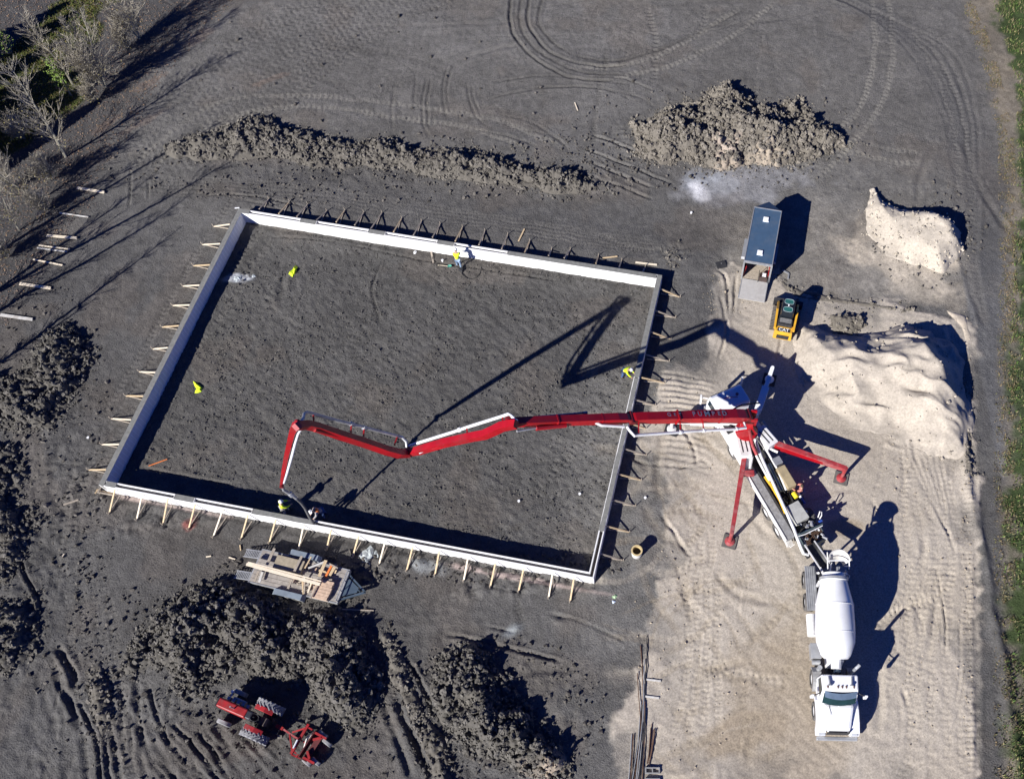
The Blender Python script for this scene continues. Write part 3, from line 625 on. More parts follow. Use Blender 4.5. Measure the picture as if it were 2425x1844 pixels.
heap('dirt_ridge', [(385, 352), (450, 325), (560, 300), (620, 283), (680, 300), (760, 330), (900, 325), (1080, 350), (1180, 375), (1290, 400), (1390, 430), (1440, 452), (1300, 455), (1180, 440), (1050, 428), (900, 412), (740, 390), (640, 372), (560, 385), (420, 375)], 0.85, .9, CL,
     'long low ridge of broken dark clods above the upper wall', 'dirt ridge', 26, .45, seed=11)
heap('dirt_pile', [(1478, 285), (1530, 278), (1590, 250), (1660, 222), (1715, 200), (1760, 205), (1800, 245), (1850, 255), (1900, 245), (1960, 280), (2000, 320), (2010, 350), (1950, 378), (1850, 398), (1700, 405), (1560, 392), (1490, 350)], 2.3, .8, CT,
     'largest tan brown pile of lumpy clods behind the enclosed trailer', 'dirt pile', 30, .6, seed=12, csize=1.15, patches=[(1720, 330, 1.2, (.36, .3, .25)), (1810, 365, 1.8, (.33, .28, .22)), (1740, 385, 1.6, (.3, .25, .2))])
heap('dirt_pile', [(70, 860), (120, 800), (165, 775), (215, 800), (220, 870), (190, 930), (150, 960), (110, 1010), (60, 1020), (10, 1000), (-60, 1010), (-60, 900), (20, 890)], 1.25, .85, CD,
     'dark clod pile at the left edge beside the tread tracks', 'dirt pile', 28, .6, seed=13)
heap('dirt_pile', [(-60, 1060), (40, 1050), (60, 1120), (50, 1170), (95, 1230), (60, 1300), (20, 1380), (-60, 1330)], .8, .8, CD, 'small clod bank on the left edge, third pile down', 'dirt pile', 24, .5, seed=14)
heap('dirt_pile', [(-60, 1400), (20, 1400), (90, 1390), (108, 1430), (98, 1500), (60, 1560), (20, 1600), (-60, 1620)], 1.5, .8, CD, 'shadowed clod bank at the left edge level with the lumber trailer', 'dirt pile', 24, .5, seed=15)
heap('dirt_pile', [(265, 1590), (285, 1520), (330, 1480), (380, 1420), (420, 1385), (500, 1375), (620, 1405), (740, 1420), (830, 1440), (868, 1500), (880, 1580), (900, 1640), (870, 1700), (820, 1720), (760, 1690), (730, 1640), (660, 1625), (560, 1600), (480, 1620), (440, 1660), (400, 1650), (380, 1600), (330, 1612)], 2.1, .8, CD,
     'widest dark clod pile between the lumber trailer and the red tractor', 'dirt pile', 32, .8, seed=16, csize=1.15)
heap('dirt_pile', [(1045, 1545), (1110, 1535), (1170, 1570), (1235, 1620), (1290, 1700), (1350, 1750), (1380, 1800), (1385, 1880), (1270, 1880), (1200, 1800), (1110, 1790), (1060, 1720), (1010, 1660), (1020, 1590)], 1.9, .8, CD,
     'dark clod pile at the lower centre, left of the rebar bundle', 'dirt pile', 30, .8, seed=17, csize=1.1, patches=[(1300, 1830, 1.5, (.3, .25, .2))])
heap('dirt_ridge', [(900, 1500), (925, 1500), (950, 1560), (985, 1620), (1020, 1690), (1060, 1780), (1085, 1880), (1040, 1880), (990, 1760), (950, 1680), (915, 1600)], .5, .8, CL, 'narrow ragged clod ridge between the two lower piles', 'dirt ridge', 24, .4, seed=18, edge=.4)
heap('dirt_ridge', [(205, 1580), (240, 1560), (262, 1640), (270, 1700), (240, 1750), (215, 1680)], .35, .6, CL, 'thin strip of loosened clods between the tread tracks', 'dirt ridge', 24, .3, seed=19, edge=.3)
heap('dirt_pile', [(1578, 598), (1605, 592), (1618, 612), (1608, 636), (1590, 640), (1575, 620)], .3, .5, CL, 'small crumbled soil lump off the upper right wall corner', 'dirt pile', 30, .3, seed=20, edge=.15)
heap('sand_pile', [(2068, 452), (2092, 478), (2130, 508), (2170, 496), (2205, 494), (2245, 512), (2278, 550), (2288, 600), (2235, 650), (2150, 640), (2095, 610), (2055, 550), (2048, 500)], 1.65, 1.1, (0.43, 0.385, 0.32),
     'small pale sand heap near the right edge, topmost of the sand heaps', 'sand pile', 7.5, .22, seed=21, csize=.8, edge=.75, ramp=(.75, .66, 4.2, .10), sharp=True)
heap('sand_pile', [(1880, 770), (1960, 790), (2040, 800), (2095, 790), (2150, 775), (2205, 785), (2250, 825), (2290, 890), (2304, 980), (2300, 1085), (2230, 1090), (2150, 1060), (2060, 1020), (1960, 990), (1900, 940), (1870, 850)], 2.8, 1.1, (0.395, 0.352, 0.295),
     'broad rippled sand mound right of the concrete pump truck', 'sand pile', 2.0, .16, ripple=.34, seed=22, csize=.7, edge=.8, ramp=(.66, .75, 8.5, .03), sharp=True)
heap('sand_pile', [(2230, 728), (2290, 745), (2306, 800), (2290, 830), (2270, 780)], .2, .5, (0.43, 0.375, 0.305), 'low sand apron in the upper right corner of the sand pad', 'sand pile', 4, .1, seed=26, csize=.5, edge=.3)
heap('dirt_ridge', [(2262, 880), (2290, 905), (2306, 1000), (2306, 1120), (2284, 1120), (2272, 1000)], .75, .9, CT, 'grey crumbling ridge on the right flank of the big sand mound', 'dirt ridge', 26, .4, seed=23, edge=.4)
heap('dirt_ridge', [(1960, 745), (2010, 740), (2048, 752), (2050, 780), (2010, 800), (1970, 790)], .9, 1.2, CT, 'grey clod ridge on the upper left lip of the big sand mound', 'dirt ridge', 20, .3, seed=24, edge=.3)
heap('dirt_ridge', [(1840, 660), (1900, 690), (1960, 700), (2060, 715), (2160, 735), (2155, 745), (2040, 730), (1950, 716), (1880, 706)], .22, .5, CT, 'low scraped soil lip along the upper edge of the sand pad', 'dirt ridge', 16, .2, seed=27, edge=.2)
# loose clods strewn over the yard
rs = np.random.RandomState(5); n = 9000
def strew(name, regions, n, col, rmax, seed, kind_sub=0):
    rs = np.random.RandomState(seed); pos = []; rr = []
    tot = sum(r[4] for r in regions)
    for (px, py, rx, ry, wgt) in regions:
        k = int(n * wgt / tot); a = rs.rand(k) * 6.283; q = np.sqrt(rs.rand(k))
        for i in range(k):
            p = G(px + rx * q[i] * math.cos(a[i]), py + ry * q[i] * math.sin(a[i]))
            r = .025 + rmax * rs.rand() ** 4; pos.append((p.x, p.y, gz(p.x, p.y) + r * .3)); rr.append(r)
    ob = bpy.data.objects.new(name, clod_mesh(name, np.array(pos), np.array(rr), col, 0, seed)); COL.objects.link(ob); ob.data.materials.append(soil2); return ob
o = strew('loose_clods', [(800, 400, 560, 90, 4), (1350, 400, 200, 80, 2), (1700, 330, 380, 130, 3), (120, 1150, 160, 500, 5), (560, 1560, 420, 220, 5), (1180, 1680, 260, 180, 3), (1000, 1340, 500, 40, 3), (900, 260, 800, 240, 1), (2200, 560, 140, 130, 1), (700, 1750, 600, 120, 2)], n, (0.10, 0.092, 0.082), .13, 6)
tag(o, 'loose dark clods strewn across the bare yard', 'dirt clods', kind='stuff')
o = strew('sand_crumbs', [(1660, 1000, 150, 120, 1), (1720, 700, 60, 60, 1), (1650, 1500, 150, 330, 2), (2180, 1300, 120, 480, 2), (2150, 900, 160, 130, 2), (2290, 1300, 16, 500, 2)], 1300, (0.34, 0.29, 0.22), .05, 8)
tag(o, 'small crumbs of sand scattered over the sand pad', 'sand crumbs', kind='stuff')
pa = [tuple(v) for v in inset(OUT, .8)]; rs = np.random.RandomState(77); q = np.array(pa); px_ = rs.uniform(q[:, 0].min(), q[:, 0].max(), 26000); py_ = rs.uniform(q[:, 1].min(), q[:, 1].max(), 26000)
k_ = (polydist(px_, py_, pa) > -.3) & (fbm(px_, py_, 1.6, 3, 778) > rs.uniform(.25, .75, 26000)); px_, py_ = px_[k_][:9000], py_[k_][:9000]; rr_ = .02 + .055 * rs.rand(len(px_)) ** 2
zz_ = Z[nx0 + ((px_ - cx[0]) / STEP).astype(int), ny0 + ((py_ - cy[0]) / STEP).astype(int)]
o = bpy.data.objects.new('soil_crumbs', clod_mesh('soil_crumbs', np.stack([px_, py_, zz_ + rr_ * .2], -1), rr_, (.10, .095, .086), 0, 79)); COL.objects.link(o); o.data.materials.append(soil2); tag(o, 'small crumbs of soil covering the floor inside the foundation', 'soil crumbs', kind='stuff')
# grass and leaves
def blades(name, n, sampler, h, cols, seed, label, cat):
    rs = np.random.RandomState(seed); P0 = sampler(rs, n); n = len(P0); a = rs.rand(n) * 6.283; w = rs.uniform(.02, .05, n); hh = h * rs.uniform(.4, 1.3, n)
    lean = rs.uniform(.1, .7, n) * hh; b = rs.rand(n) * 6.283
    dx, dy = np.cos(a) * w, np.sin(a) * w
    v = np.stack([np.stack([P0[:, 0] - dx, P0[:, 1] - dy, P0[:, 2]], -1), np.stack([P0[:, 0] + dx, P0[:, 1] + dy, P0[:, 2]], -1), np.stack([P0[:, 0] + np.cos(b) * lean, P0[:, 1] + np.sin(b) * lean, P0[:, 2] + hh], -1)], 1)
    f = np.arange(n * 3).reshape(-1, 3); c = np.array(cols)[rs.randint(0, len(cols), n)] * rs.uniform(.7, 1.3, (n, 1)); c = np.repeat(c[:, None], 3, 1)
    ob = bpy.data.objects.new(name, fastmesh(name, v.reshape(-1, 3), f, c, False)); COL.objects.link(ob); ob.data.materials.append(leafm); tag(ob, label, cat, kind='stuff')
leafm = soil_mat('leaf_blade', .0, .2, 5, 20)
def samp_band(x0f, y_lo, y_hi, spread):
    def s(rs, n):
        y = rs.uniform(y_lo, y_hi, n); i = np.clip(((y - cy[0]) / STEP).astype(int), 0, len(cy) - 1) + ny0; x = x0f[nx0 + 5, i] + rs.rand(n) ** .8 * spread - .5
        cl = fbm(x, y, .8, 3, 5); k = cl > .42; x, y = x[k], y[k]
        return np.stack([x, y, Z[np.clip(nx0 + ((x - cx[0]) / STEP).astype(int), 0, nX - 1), np.clip(ny0 + ((y - cy[0]) / STEP).astype(int), 0, nY - 1)]], -1)
    return s
xgr0 = xline([(2336, -60), (2384, 60), (2420, 200), (2424, 420), (2412, 700), (2394, 1100), (2390, 1900)])
blades('grass_verge', 60000, samp_band(xgr0, 3.2, 68.5, 8.0), .22, [(.09, .15, .04), (.06, .10, .03), (.12, .15, .05), (.20, .18, .09), (.2, .17, .1)], 31, 'strip of green grass along the right edge of the yard', 'grass')
xg0 = xline([(2275, -60), (2300, 40), (2340, 160), (2378, 330), (2380, 700), (2372, 1100), (2372, 1900)])
blades('dead_grass', 9000, samp_band(xg0, 3.2, 68.5, 1.3), .12, [(.22, .17, .10), (.17, .13, .08), (.12, .12, .05)], 32, 'brown dead stubble between the gravel lane and the grass', 'dead grass')
def samp_poly(poly, inner=0.0):
    pa = np.array(poly)
    def s(rs, n):
        x = rs.uniform(max(pa[:, 0].min(), -60), pa[:, 0].max(), n * 2); y = rs.uniform(pa[:, 1].min(), min(pa[:, 1].max(), 70), n * 2); k = polydist(x, y, poly) + (fbm(x, y, 2, 4, 101) - .5) * 2.4 > inner; x, y = x[k][:n], y[k][:n]
        return np.stack([x, y, Z[np.clip(nx0 + ((x - cx[0]) / STEP).astype(int), 0, nX - 1), np.clip(ny0 + ((y - cy[0]) / STEP).astype(int), 0, nY - 1)]], -1)
    return s
blades('grass_patch', 26000, samp_poly(GB), .2, [(.10, .12, .03), (.07, .10, .025), (.17, .15, .05)], 33, 'dull green grass under the bare trees in the upper left corner', 'grass')
def leaves(name, n, poly, cols, seed, label):
    rs = np.random.RandomState(seed); P0 = samp_poly(poly)(rs, n); n = len(P0); a = rs.rand(n) * 6.283; s = rs.uniform(.03, .08, n)
    e1 = np.stack([np.cos(a), np.sin(a), rs.uniform(-.3, .3, n)], -1) * s[:, None]; e2 = np.stack([-np.sin(a), np.cos(a), rs.uniform(-.3, .3, n)], -1) * s[:, None] * .7; c = P0 + np.array([0, 0, .03])
    v = np.stack([c - e1, c - e2, c + e1, c + e2], 1); cc = np.array(cols)[rs.randint(0, len(cols), n)] * rs.uniform(.6, 1.3, (n, 1)); cc = np.repeat(cc[:, None], 4, 1)
    ob = bpy.data.objects.new(name, fastmesh(name, v.reshape(-1, 3), np.arange(n * 4).reshape(-1, 4), cc, False)); COL.objects.link(ob); ob.data.materials.append(leafm); tag(ob, label, 'fallen leaves', kind='stuff')
leaves('leaf_litter', 22000, gpoly([(-300, -200), (700, -200), (560, 0), (420, 130), (330, 300), (250, 420), (120, 640), (0, 760), (-300, 900)]), [(.20, .15, .12), (.15, .12, .11), (.28, .19, .12), (.11, .1, .1)], 34, 'brown fallen leaves spread below the bare trees')
# ------------------------------------------------------------------ insulated foundation wall
P1 = inset(OUT, .068); P2 = inset(OUT, WT - .068)
wall = thing('foundation_wall', (OUT[3].x, OUT[3].y, 0), 'long white foam and concrete foundation wall round the bare soil rectangle', 'foundation wall')
webm = mat('white_plastic_web', (.93, .93, .93), .5, var=.02)
def pr(poly_a, poly_b, i, j, z0, z1, name, m):
    mb = MB(); q = [poly_a[i], poly_a[j], poly_b[j], poly_b[i]]
    if (q[1] - q[0]).cross(q[2] - q[0]) < 0: q = [q[0], q[3], q[2], q[1]]
    mb.hexa([(*v, z0) for v in q], [(*v, z1) for v in q]); return mb.build(name, m, wall)
for i in range(4):
    j = (i + 1) % 4
    pr(OUT, P1, i, j, -.5, WTOP, 'foam_panel', foam); pr(P2, INN, i, j, -.4, WTOP - .001 * i, 'foam_panel', foam)
    pr(P1, P2, i, j, -.4, .35 + .002 * i, 'concrete_core', conc)
    a = (P1[i] + P2[i]) / 2; b = (P1[j] + P2[j]) / 2; m = MB(); m.cyl((*a, .78), (*b, .78), .012, n=6); m.build('reinforcing_bar', rust, wall)
    # webs shown as pale strips on the inner face
    e = (INN[j] - INN[i]); L = e.length; e = e / L; nin = (sum(INN, Vector((0, 0))) / 4 - INN[i]); nrm = Vector((-e.y, e.x)); nrm = nrm if nrm.dot(nin) > 0 else -nrm
    m = MB(); k = .2
    while k < L - .1:
        c = INN[i] + e * k; m.bar((*(c + nrm * .002), -.05), (*(c + nrm * .002), .93), .034, .012, up=(nrm.x, nrm.y, 0)); k += .305
    tag(m.build('web_strip', webm, wall), kind='stuff')
def side_t(i, px, py):
    a, b = OUT[i], OUT[(i + 1) % 4]; p = P(px, py, WTOP).to_2d(); return (p - a).dot((b - a).normalized())
def cap(i, t0, t1, wide, seed, core=True):
    a, b = OUT[i], OUT[(i + 1) % 4]; e = (b - a).normalized(); n = Vector((-e.y, e.x)); c = sum(OUT, Vector((0, 0))) / 4
    if n.dot(c - a) < 0: n = -n
    if core:
        m = MB(); q = [a + e * t0 + n * .07, a + e * t1 + n * .07, a + e * t1 + n * (WT - .07), a + e * t0 + n * (WT - .07)]
        if (q[1] - q[0]).cross(q[2] - q[0]) < 0: q = q[::-1]
        m.hexa([(*v, .36) for v in q], [(*v, WTOP - .006) for v in q]); m.build('concrete_fill', conc, wall)
    r = random.Random(seed); k = max(2, int((t1 - t0) / .16)); m = MB(); vs = []; lo, hi = (-.004, .0) if wide else (.012, .045)
    x0 = x1 = (lo + hi) / 2
    for s in range(k + 1):
        t = t0 + (t1 - t0) * s / k; x0 = min(max(x0 + r.uniform(-.014, .014), lo - .01), hi); x1 = min(max(x1 + r.uniform(-.014, .014), lo - .01), hi)
        A = a + e * t + n * (x0 if not wide else -.003); B = a + e * t + n * (WT - x1 if not wide else WT + .003)
        vs += [(*A, WTOP - .003), (*A, WTOP + .016 + r.uniform(-.004, .004)), (*B, WTOP + .016 + r.uniform(-.004, .004)), (*B, WTOP - .003)]
    fs = []
    for s in range(k):
        o = s * 4
        for u in range(4): fs.append((o + u, o + (u + 1) % 4, o + 4 + (u + 1) % 4, o + 4 + u))
    fs += [(0, 1, 2, 3), (4 * k + 3, 4 * k + 2, 4 * k + 1, 4 * k)]
    m.add(vs, fs); m.build('concrete_topping', conc, wall)
for i, segs in {0: [(.0, side_t(0, 592, 500), 1), (side_t(0, 714, 519), side_t(0, 748, 526), 1), (side_t(0, 875, 545), side_t(0, 910, 553), 1), (side_t(0, 1038, 571), side_t(0, 1074, 577), 1), (side_t(0, 1204, 597), side_t(0, 1566, 652) - .33, 1)],
                1: [(.0, side_t(1, 1513, 894), 1), (side_t(1, 1513, 896), side_t(1, 1432, 1258), 0)],
                2: [(side_t(2, 745, 1245), side_t(2, 598, 1213), 0), (side_t(2, 455, 1191), side_t(2, 412, 1182), 1), (side_t(2, 272, 1155), side_t(2, 236, 1148) - .33, 1)],
                3: [(.0, side_t(3, 566, 493) - .33, 1)]}.items():
    for k, (t0, t1, w) in enumerate(segs): cap(i, t0, t1, w, i * 10 + k)
for (px, py) in [(1228, 1334 - 3)][:0]: pass
for (i, px, py) in [(0, 712, 519), (0, 750, 526), (0, 873, 545), (0, 912, 553), (0, 1036, 571), (0, 1076, 577), (0, 1202, 597), (2, 596, 1213), (2, 457, 1191), (2, 410, 1182)]:
    a, b = OUT[i], OUT[(i + 1) % 4]; e = (b - a).normalized(); n = Vector((-e.y, e.x)); c = sum(OUT, Vector((0, 0))) / 4
    if n.dot(c - a) < 0: n = -n
    t = side_t(i, px, py); m = MB(); m.bar((*(a + e * t + n * .01), WTOP - .05), (*(a + e * t + n * (WT - .01)), WTOP - .05), .05, .16); m.build('stop_board', dirtyw, wall)

for (px, py, L_) in [(1128, 594, .28), (1267, 661, .45), (1101, 610, .2)]:
    a, b = INN[0], INN[1]; e = (b - a).normalized(); n = Vector((-e.y, e.x)); c = sum(INN, Vector((0, 0))) / 4; n = n if n.dot(c - a) > 0 else -n
    p = P(px, py, .6).to_2d(); t = (p - a).dot(e); q = a + e * t + n * .003; m = MB()
    for k in range(6): m.bar((*(q + e * (k * L_ / 6)), .55), (*(q + e * (k * L_ / 6 + L_ / 9)), .55), .01, .08, up=(0, 0, 1))
    tag(m.build('printed_mark', mat('grey_print', (.45, .45, .45), .7), wall), kind='stuff')
# ------------------------------------------------------------------ lumber braces against the wall
ORD = ['first', 'second', 'third', 'fourth', 'fifth', 'sixth', 'seventh', 'eighth', 'ninth', 'tenth', 'eleventh', 'twelfth', 'thirteenth', 'fourteenth', 'fifteenth', 'sixteenth', 'seventeenth', 'eighteenth', 'nineteenth', 'twentieth']
def brace(a, b, label, group, m, zt=.78, k=0):
    A = P(*a, zt); B = PG(*b, .03); t = thing('wood_brace', (B.x, B.y, B.z), label, 'wooden brace', group)
    q = MB(); q.bar(A, B, .09, .045); q.build('plank', m, t)
    d = (A - B); d.z = 0; L = d.length; d.normalize(); s = Vector((-d.y, d.x, 0)) * .05
    q = MB(); q.bar(B + V(0, 0, .03), B + d * (L * .92) + V(0, 0, .02), .04, .09); q.build('kicker', woodg, t)
    q = MB(); q.bar(B - d * .06 + V(0, 0, -.2), B - d * .06 + V(0, 0, .26), .04, .04, w2=.04, h2=.04); q.build('stake', woodg, t)
BOT = [((272, 1159), (259, 1215)), ((337, 1168), (324, 1230)), ((397, 1181), (386, 1240)), ((462, 1194), (447, 1252)), ((528, 1206), (505, 1271)), ((587, 1219), (571, 1276)), ((653, 1229), (638, 1285)), ((720, 1239), (707, 1300)), ((784, 1255), (773, 1302)),
       ((849, 1269), (835, 1319)), ((912, 1282), (897, 1338)), ((977, 1295), (963, 1351)), ((1040, 1305), (1030, 1361)), ((1108, 1321), (1098, 1375)), ((1173, 1333), (1161, 1389)), ((1240, 1346), (1228, 1400)), ((1308, 1359), (1299, 1415)), ((1359, 1368), (1350, 1424))]
for k, (a, b) in enumerate(BOT): brace(a, b, 'slanted lumber brace on the lower wall, %s counting from the left corner' % ORD[k], 'braces along the lower wall', [wood, woodw, wood][k % 3], .82)
LEF = [((544, 531), (507, 536)), ((521, 577), (480, 579)), ((497, 627), (459, 629)), ((472, 675), (434, 677)), ((449, 722), (410, 723)), ((423, 771), (385, 774)), ((397, 823), (363, 826)), ((368, 882), (331, 880)), ((339, 938), (299, 937)), ((310, 994), (264, 991)), ((282, 1052), (242, 1052)), ((251, 1112), (211, 1112))]
for k, (a, b) in enumerate(LEF): brace(a, b, 'pale lumber brace on the left wall, %s counting from the upper corner' % ORD[k], 'braces along the left wall', [woodw, woodw, wood][k % 3], .85)
TOPB = [((614, 495), (636, 472)), ((660, 506), (685, 479)), ((703, 513), (728, 485)), ((750, 521), (773, 501)), ((796, 526), (816, 499)), ((840, 533), (861, 504)), ((878, 542), (904, 505)), ((932, 549), (951, 518)), ((979, 557), (998, 525)), ((1024, 562), (1042, 532)),
        ((1078, 571), (1095, 539)), ((1134, 580), (1148, 548)), ((1188, 589), (1202, 557)), ((1242, 599), (1254, 572)), ((1299, 605), (1306, 592)), ((1336, 611), (1350, 592)), ((1411, 624), (1417, 607)), ((1465, 635), (1472, 618)), ((1522, 643), (1528, 632))]
for k, (a, b) in enumerate(TOPB): brace(a, b, 'weathered brace on the upper wall, %s counting from the left corner' % ORD[k], 'braces along the upper wall', [woodg, wood, woodg][k % 3], .9)
RIG = [((1562, 683), (1609, 703)), ((1549, 734), (1598, 752)), ((1539, 785), (1587, 802)), ((1528, 839), (1583, 855)), ((1520, 894), (1573, 906)), ((1503, 946), (1550, 959)), ((1494, 1003), (1528, 1014)), ((1477, 1062), (1529, 1077)), ((1463, 1122), (1517, 1136)), ((1449, 1183), (1503, 1197)), ((1434, 1245), (1489, 1259)), ((1420, 1310), (1474, 1326))]
for k, (a, b) in enumerate(RIG): brace(a, b, 'lumber brace on the right wall, %s counting from the upper corner' % ORD[k], 'braces along the right wall', [wood, woodg][k % 2], .85)

# ------------------------------------------------------------------ loose lumber and small things on the ground
def board(a, b, w, name, m, label, cat, group=None, lift=.03, th=.04, pair=0.0, z0=None):
    A = PG(*a, lift) if z0 is None else P(*a, z0); B = PG(*b, lift) if z0 is None else P(*b, z0); q = MB(); q.bar(A, B, w, th)
    if pair:
        d = (B - A).normalized(); s = Vector((-d.y, d.x, 0)) * pair; q2 = MB(); q2.bar(A + s, B + s + d * -.05, w, th)
        t = thing(name, A, label, cat, group); q.build('board', m, t); q2.build('board', m, t); return t
    return tag(q.build(name, m, None, origin=A), label, cat, group)
for k, (a, b, pr_, lb) in enumerate([((182, 446), (247, 457), .11, 'two lumber boards lying together, topmost at the upper left'), ((141, 504), (209, 514), 0, 'thin single board below the topmost pair at the upper left'),
        ((110, 559), (182, 565), .1, 'short white board pair just above the crossing pair'), ((92, 581), (165, 590), .0, 'white board at the left, upper one of two almost touching'),
        ((88, 587), (159, 596), .0, 'white board at the left, lower one of two almost touching'), ((78, 614), (148, 628), 0, 'thin pale board lying fifth down the left row'),
        ((46, 673), (120, 684), .11, 'yellowish double board lying sixth down the left row'), ((0, 747), (77, 758), .11, 'grey double board cut by the left edge, lowest of the row')]):
    board(a, b, .1, 'lumber_board', [woodw, dirtyw, woodw][k % 3], lb, 'board', 'boards laid out beside the trees', pair=pr_, lift=.1)
for (a, b, w, m, lb) in [((1228, 571), (1242, 542), .1, wood, 'yellow plank lying loose above the upper wall'), ((1427, 611), (1462, 607), .09, wood, 'tan plank end lying behind the right part of the upper wall'),
        ((1505, 621), (1556, 627), .13, woodw, 'white plank lying behind the upper right wall corner'), ((1361, 243), (1368, 262), .07, woodw, 'small pale stick alone on the upper yard'),
        ((150, 1195), (186, 1183), .1, woodg, 'grey plank lying left of the lower left wall corner'), ((1021, 596), (1026, 622), .12, woodg, 'short upright post leaning inside the upper wall'),
        ((568, 1290), (570, 1303), .06, wood, 'tiny wood offcut left of the lumber trailer ramp'), ((542, 1319), (557, 1324), .07, woodw, 'small white wood offcut left of the lumber trailer'),
        ((488, 1318), (500, 1316), .07, woodw, 'crossed white wood chip further left of the lumber trailer'), ((352, 1103), (396, 1087), .05, orangecloth, 'orange and white survey lath lying in the soil'),
        ((1590, 1305), (1592, 1309), .05, woodg, 'grey stick on the sand edge'), ((810, 1442), (885, 1445), .06, woodg, 'long thin branch on the shoulder of the clod pile'),
        ((556, 493), (567, 492), .08, whitec, 'white board end at the upper left wall corner'), ((148, 1317), (152, 1311), .05, woodw, 'white wood chip on the tread tracks')]:
    board(a, b, w, 'wood_plank', m, lb, 'plank', lift=.05)
for k, (a, b) in enumerate([((228, 1160), (266, 1168)), ((230, 1165), (266, 1172)), ((233, 1158), (225, 1168)), ((243, 1148), (232, 1164))]):
    board(a, b, .08, 'corner_board', [wood, woodg][k % 2], 'corner bracing board at the lower left wall corner, %s of four' % ORD[k], 'board', 'boards at the lower left wall corner', lift=.05 + .08 * k)
for k, (x, y, lb) in enumerate([(1229, 1187, 'white marker cap in the soil below the third boom section'), (1373, 1170, 'white marker cap near the lower right inside corner'), (1048, 618, 'white marker cap left of the worker in jeans'), (1141, 615, 'white marker cap right of the worker in jeans'),
                                (210, 1037, 'white marker cap on the left yard tracks'), (1528, 1179, 'small white marker beyond the right wall'), (1637, 505, 'white pebble beside the chalky patch')]):
    p = PG(x, y); m = MB(); m.cyl(p - V(0, 0, .05), p + V(0, 0, .09), .07, .06, n=10); m.cyl(p + V(0, 0, .09), p + V(0, 0, .11), .085, n=10)
    tag(m.build('marker_cap', whitec, None, origin=p), lb, 'marker cap', 'white marker caps in the soil')
# round drum on the dirt
p = PG(1508, 1312); dr = thing('concrete_drum', p, 'round white rimmed drum standing alone right of the lower right wall', 'drum')
m = MB(); m.lathe(p, (0, 0, 1), [(0, .30), (.35, .32), (.37, .30), (.7, .32)], n=28, cap=False); m.build('shell', dirtyw, dr, smooth=True)
m = MB(); m.lathe(p, (0, 0, 1), [(.12, .0), (.12, .24), (.7, .25), (.73, .25), (.73, .34), (.69, .34)], n=28, cap=False); m.build('rim', mat('drum_rim', (.55, .43, .22), .6), dr, smooth=True)
m = MB(); m.cyl(p + V(0, 0, .13), p + V(0, 0, .3), .24, n=24); m.build('contents', mat('dark_mud', (.05, .035, .02), .7), dr)
# shovel
a = PG(1037, 628, .04); b = PG(1060, 630, .04); sh = thing('shovel', a, 'green bladed shovel lying left of the worker in jeans', 'shovel')
m = MB(); m.tube([a, a.lerp(b, .5) + V(0, 0, .02), b], .018, 6); m.build('handle', woodw, sh)
d = (b - a).normalized(); s = V(-d.y, d.x, 0); c = b
m = MB(); m.add([c - s * .09, c + s * .09, c + d * .2 + s * .12 + V(0, 0, .05), c + d * .32 + V(0, 0, .06), c + d * .2 - s * .12 + V(0, 0, .05), c + d * .15 - V(0, 0, .02)], [(0, 5, 1), (1, 5, 2), (2, 5, 3), (3, 5, 4), (4, 5, 0)]); m.build('blade', mat('green_paint', (.06, .3, .22), .5), sh)
# concrete vibrator with looped hose
p = PG(1092, 640, .08); vb = thing('concrete_vibrator', p, 'black concrete vibrator with looped hose behind the worker in jeans', 'vibrator')
F1 = F(p, (1, -.6)); m = MB(); F1.box(m, -.2, .2, -.12, .12, -.06, .16, .04, .03); m.build('motor', dark, vb, bevel=.02)
m = MB(); m.tube([p + V(-.12, 0, .16), p + V(-.1, 0, .3), p + V(.1, 0, .3), p + V(.12, 0, .16)], .018, 6); m.build('carry_handle', dark, vb)
pts = [PG(x, y, .05) for x, y in [(1092, 642), (1096, 652), (1108, 660), (1118, 661), (1128, 657), (1136, 648), (1139, 640), (1140, 632)]]
m = MB(); m.tube(pts, .022, 6); m.build('hose', black, vb, smooth=True)
# hi-vis jackets dropped on the soil
def jacket(pts, c, label, seed):
    o = PG(*c); r = random.Random(seed); m = MB(); n = len(pts); ctr = PG(*c, .13); ring = [PG(x, y, .01) for x, y in pts]; mid = [a.lerp(ctr, .45) + V(r.uniform(-.05, .05), r.uniform(-.05, .05), r.uniform(.02, .14)) for a in ring]
    m.add(ring + mid + [ctr + V(0, 0, r.uniform(-.05, .05))], [(i, (i + 1) % n, n + (i + 1) % n, n + i) for i in range(n)] + [(n + i, n + (i + 1) % n, 2 * n) for i in range(n)])
    tag(m.build('hi_vis_jacket', hivis, None, origin=o), label, 'jacket', 'yellow jackets dropped on the soil')
jacket([(683, 650), (690, 640), (698, 633), (700, 628), (705, 632), (702, 642), (697, 651), (693, 656)], (693, 644), 'crumpled yellow hi-vis jacket nearer the upper left inside corner', 1)
jacket([(457, 902), (463, 905), (474, 912), (480, 918), (477, 927), (470, 930), (461, 931), (462, 927), (468, 924), (461, 914)], (470, 920), 'crumpled yellow hi-vis jacket near the middle of the left wall', 2)
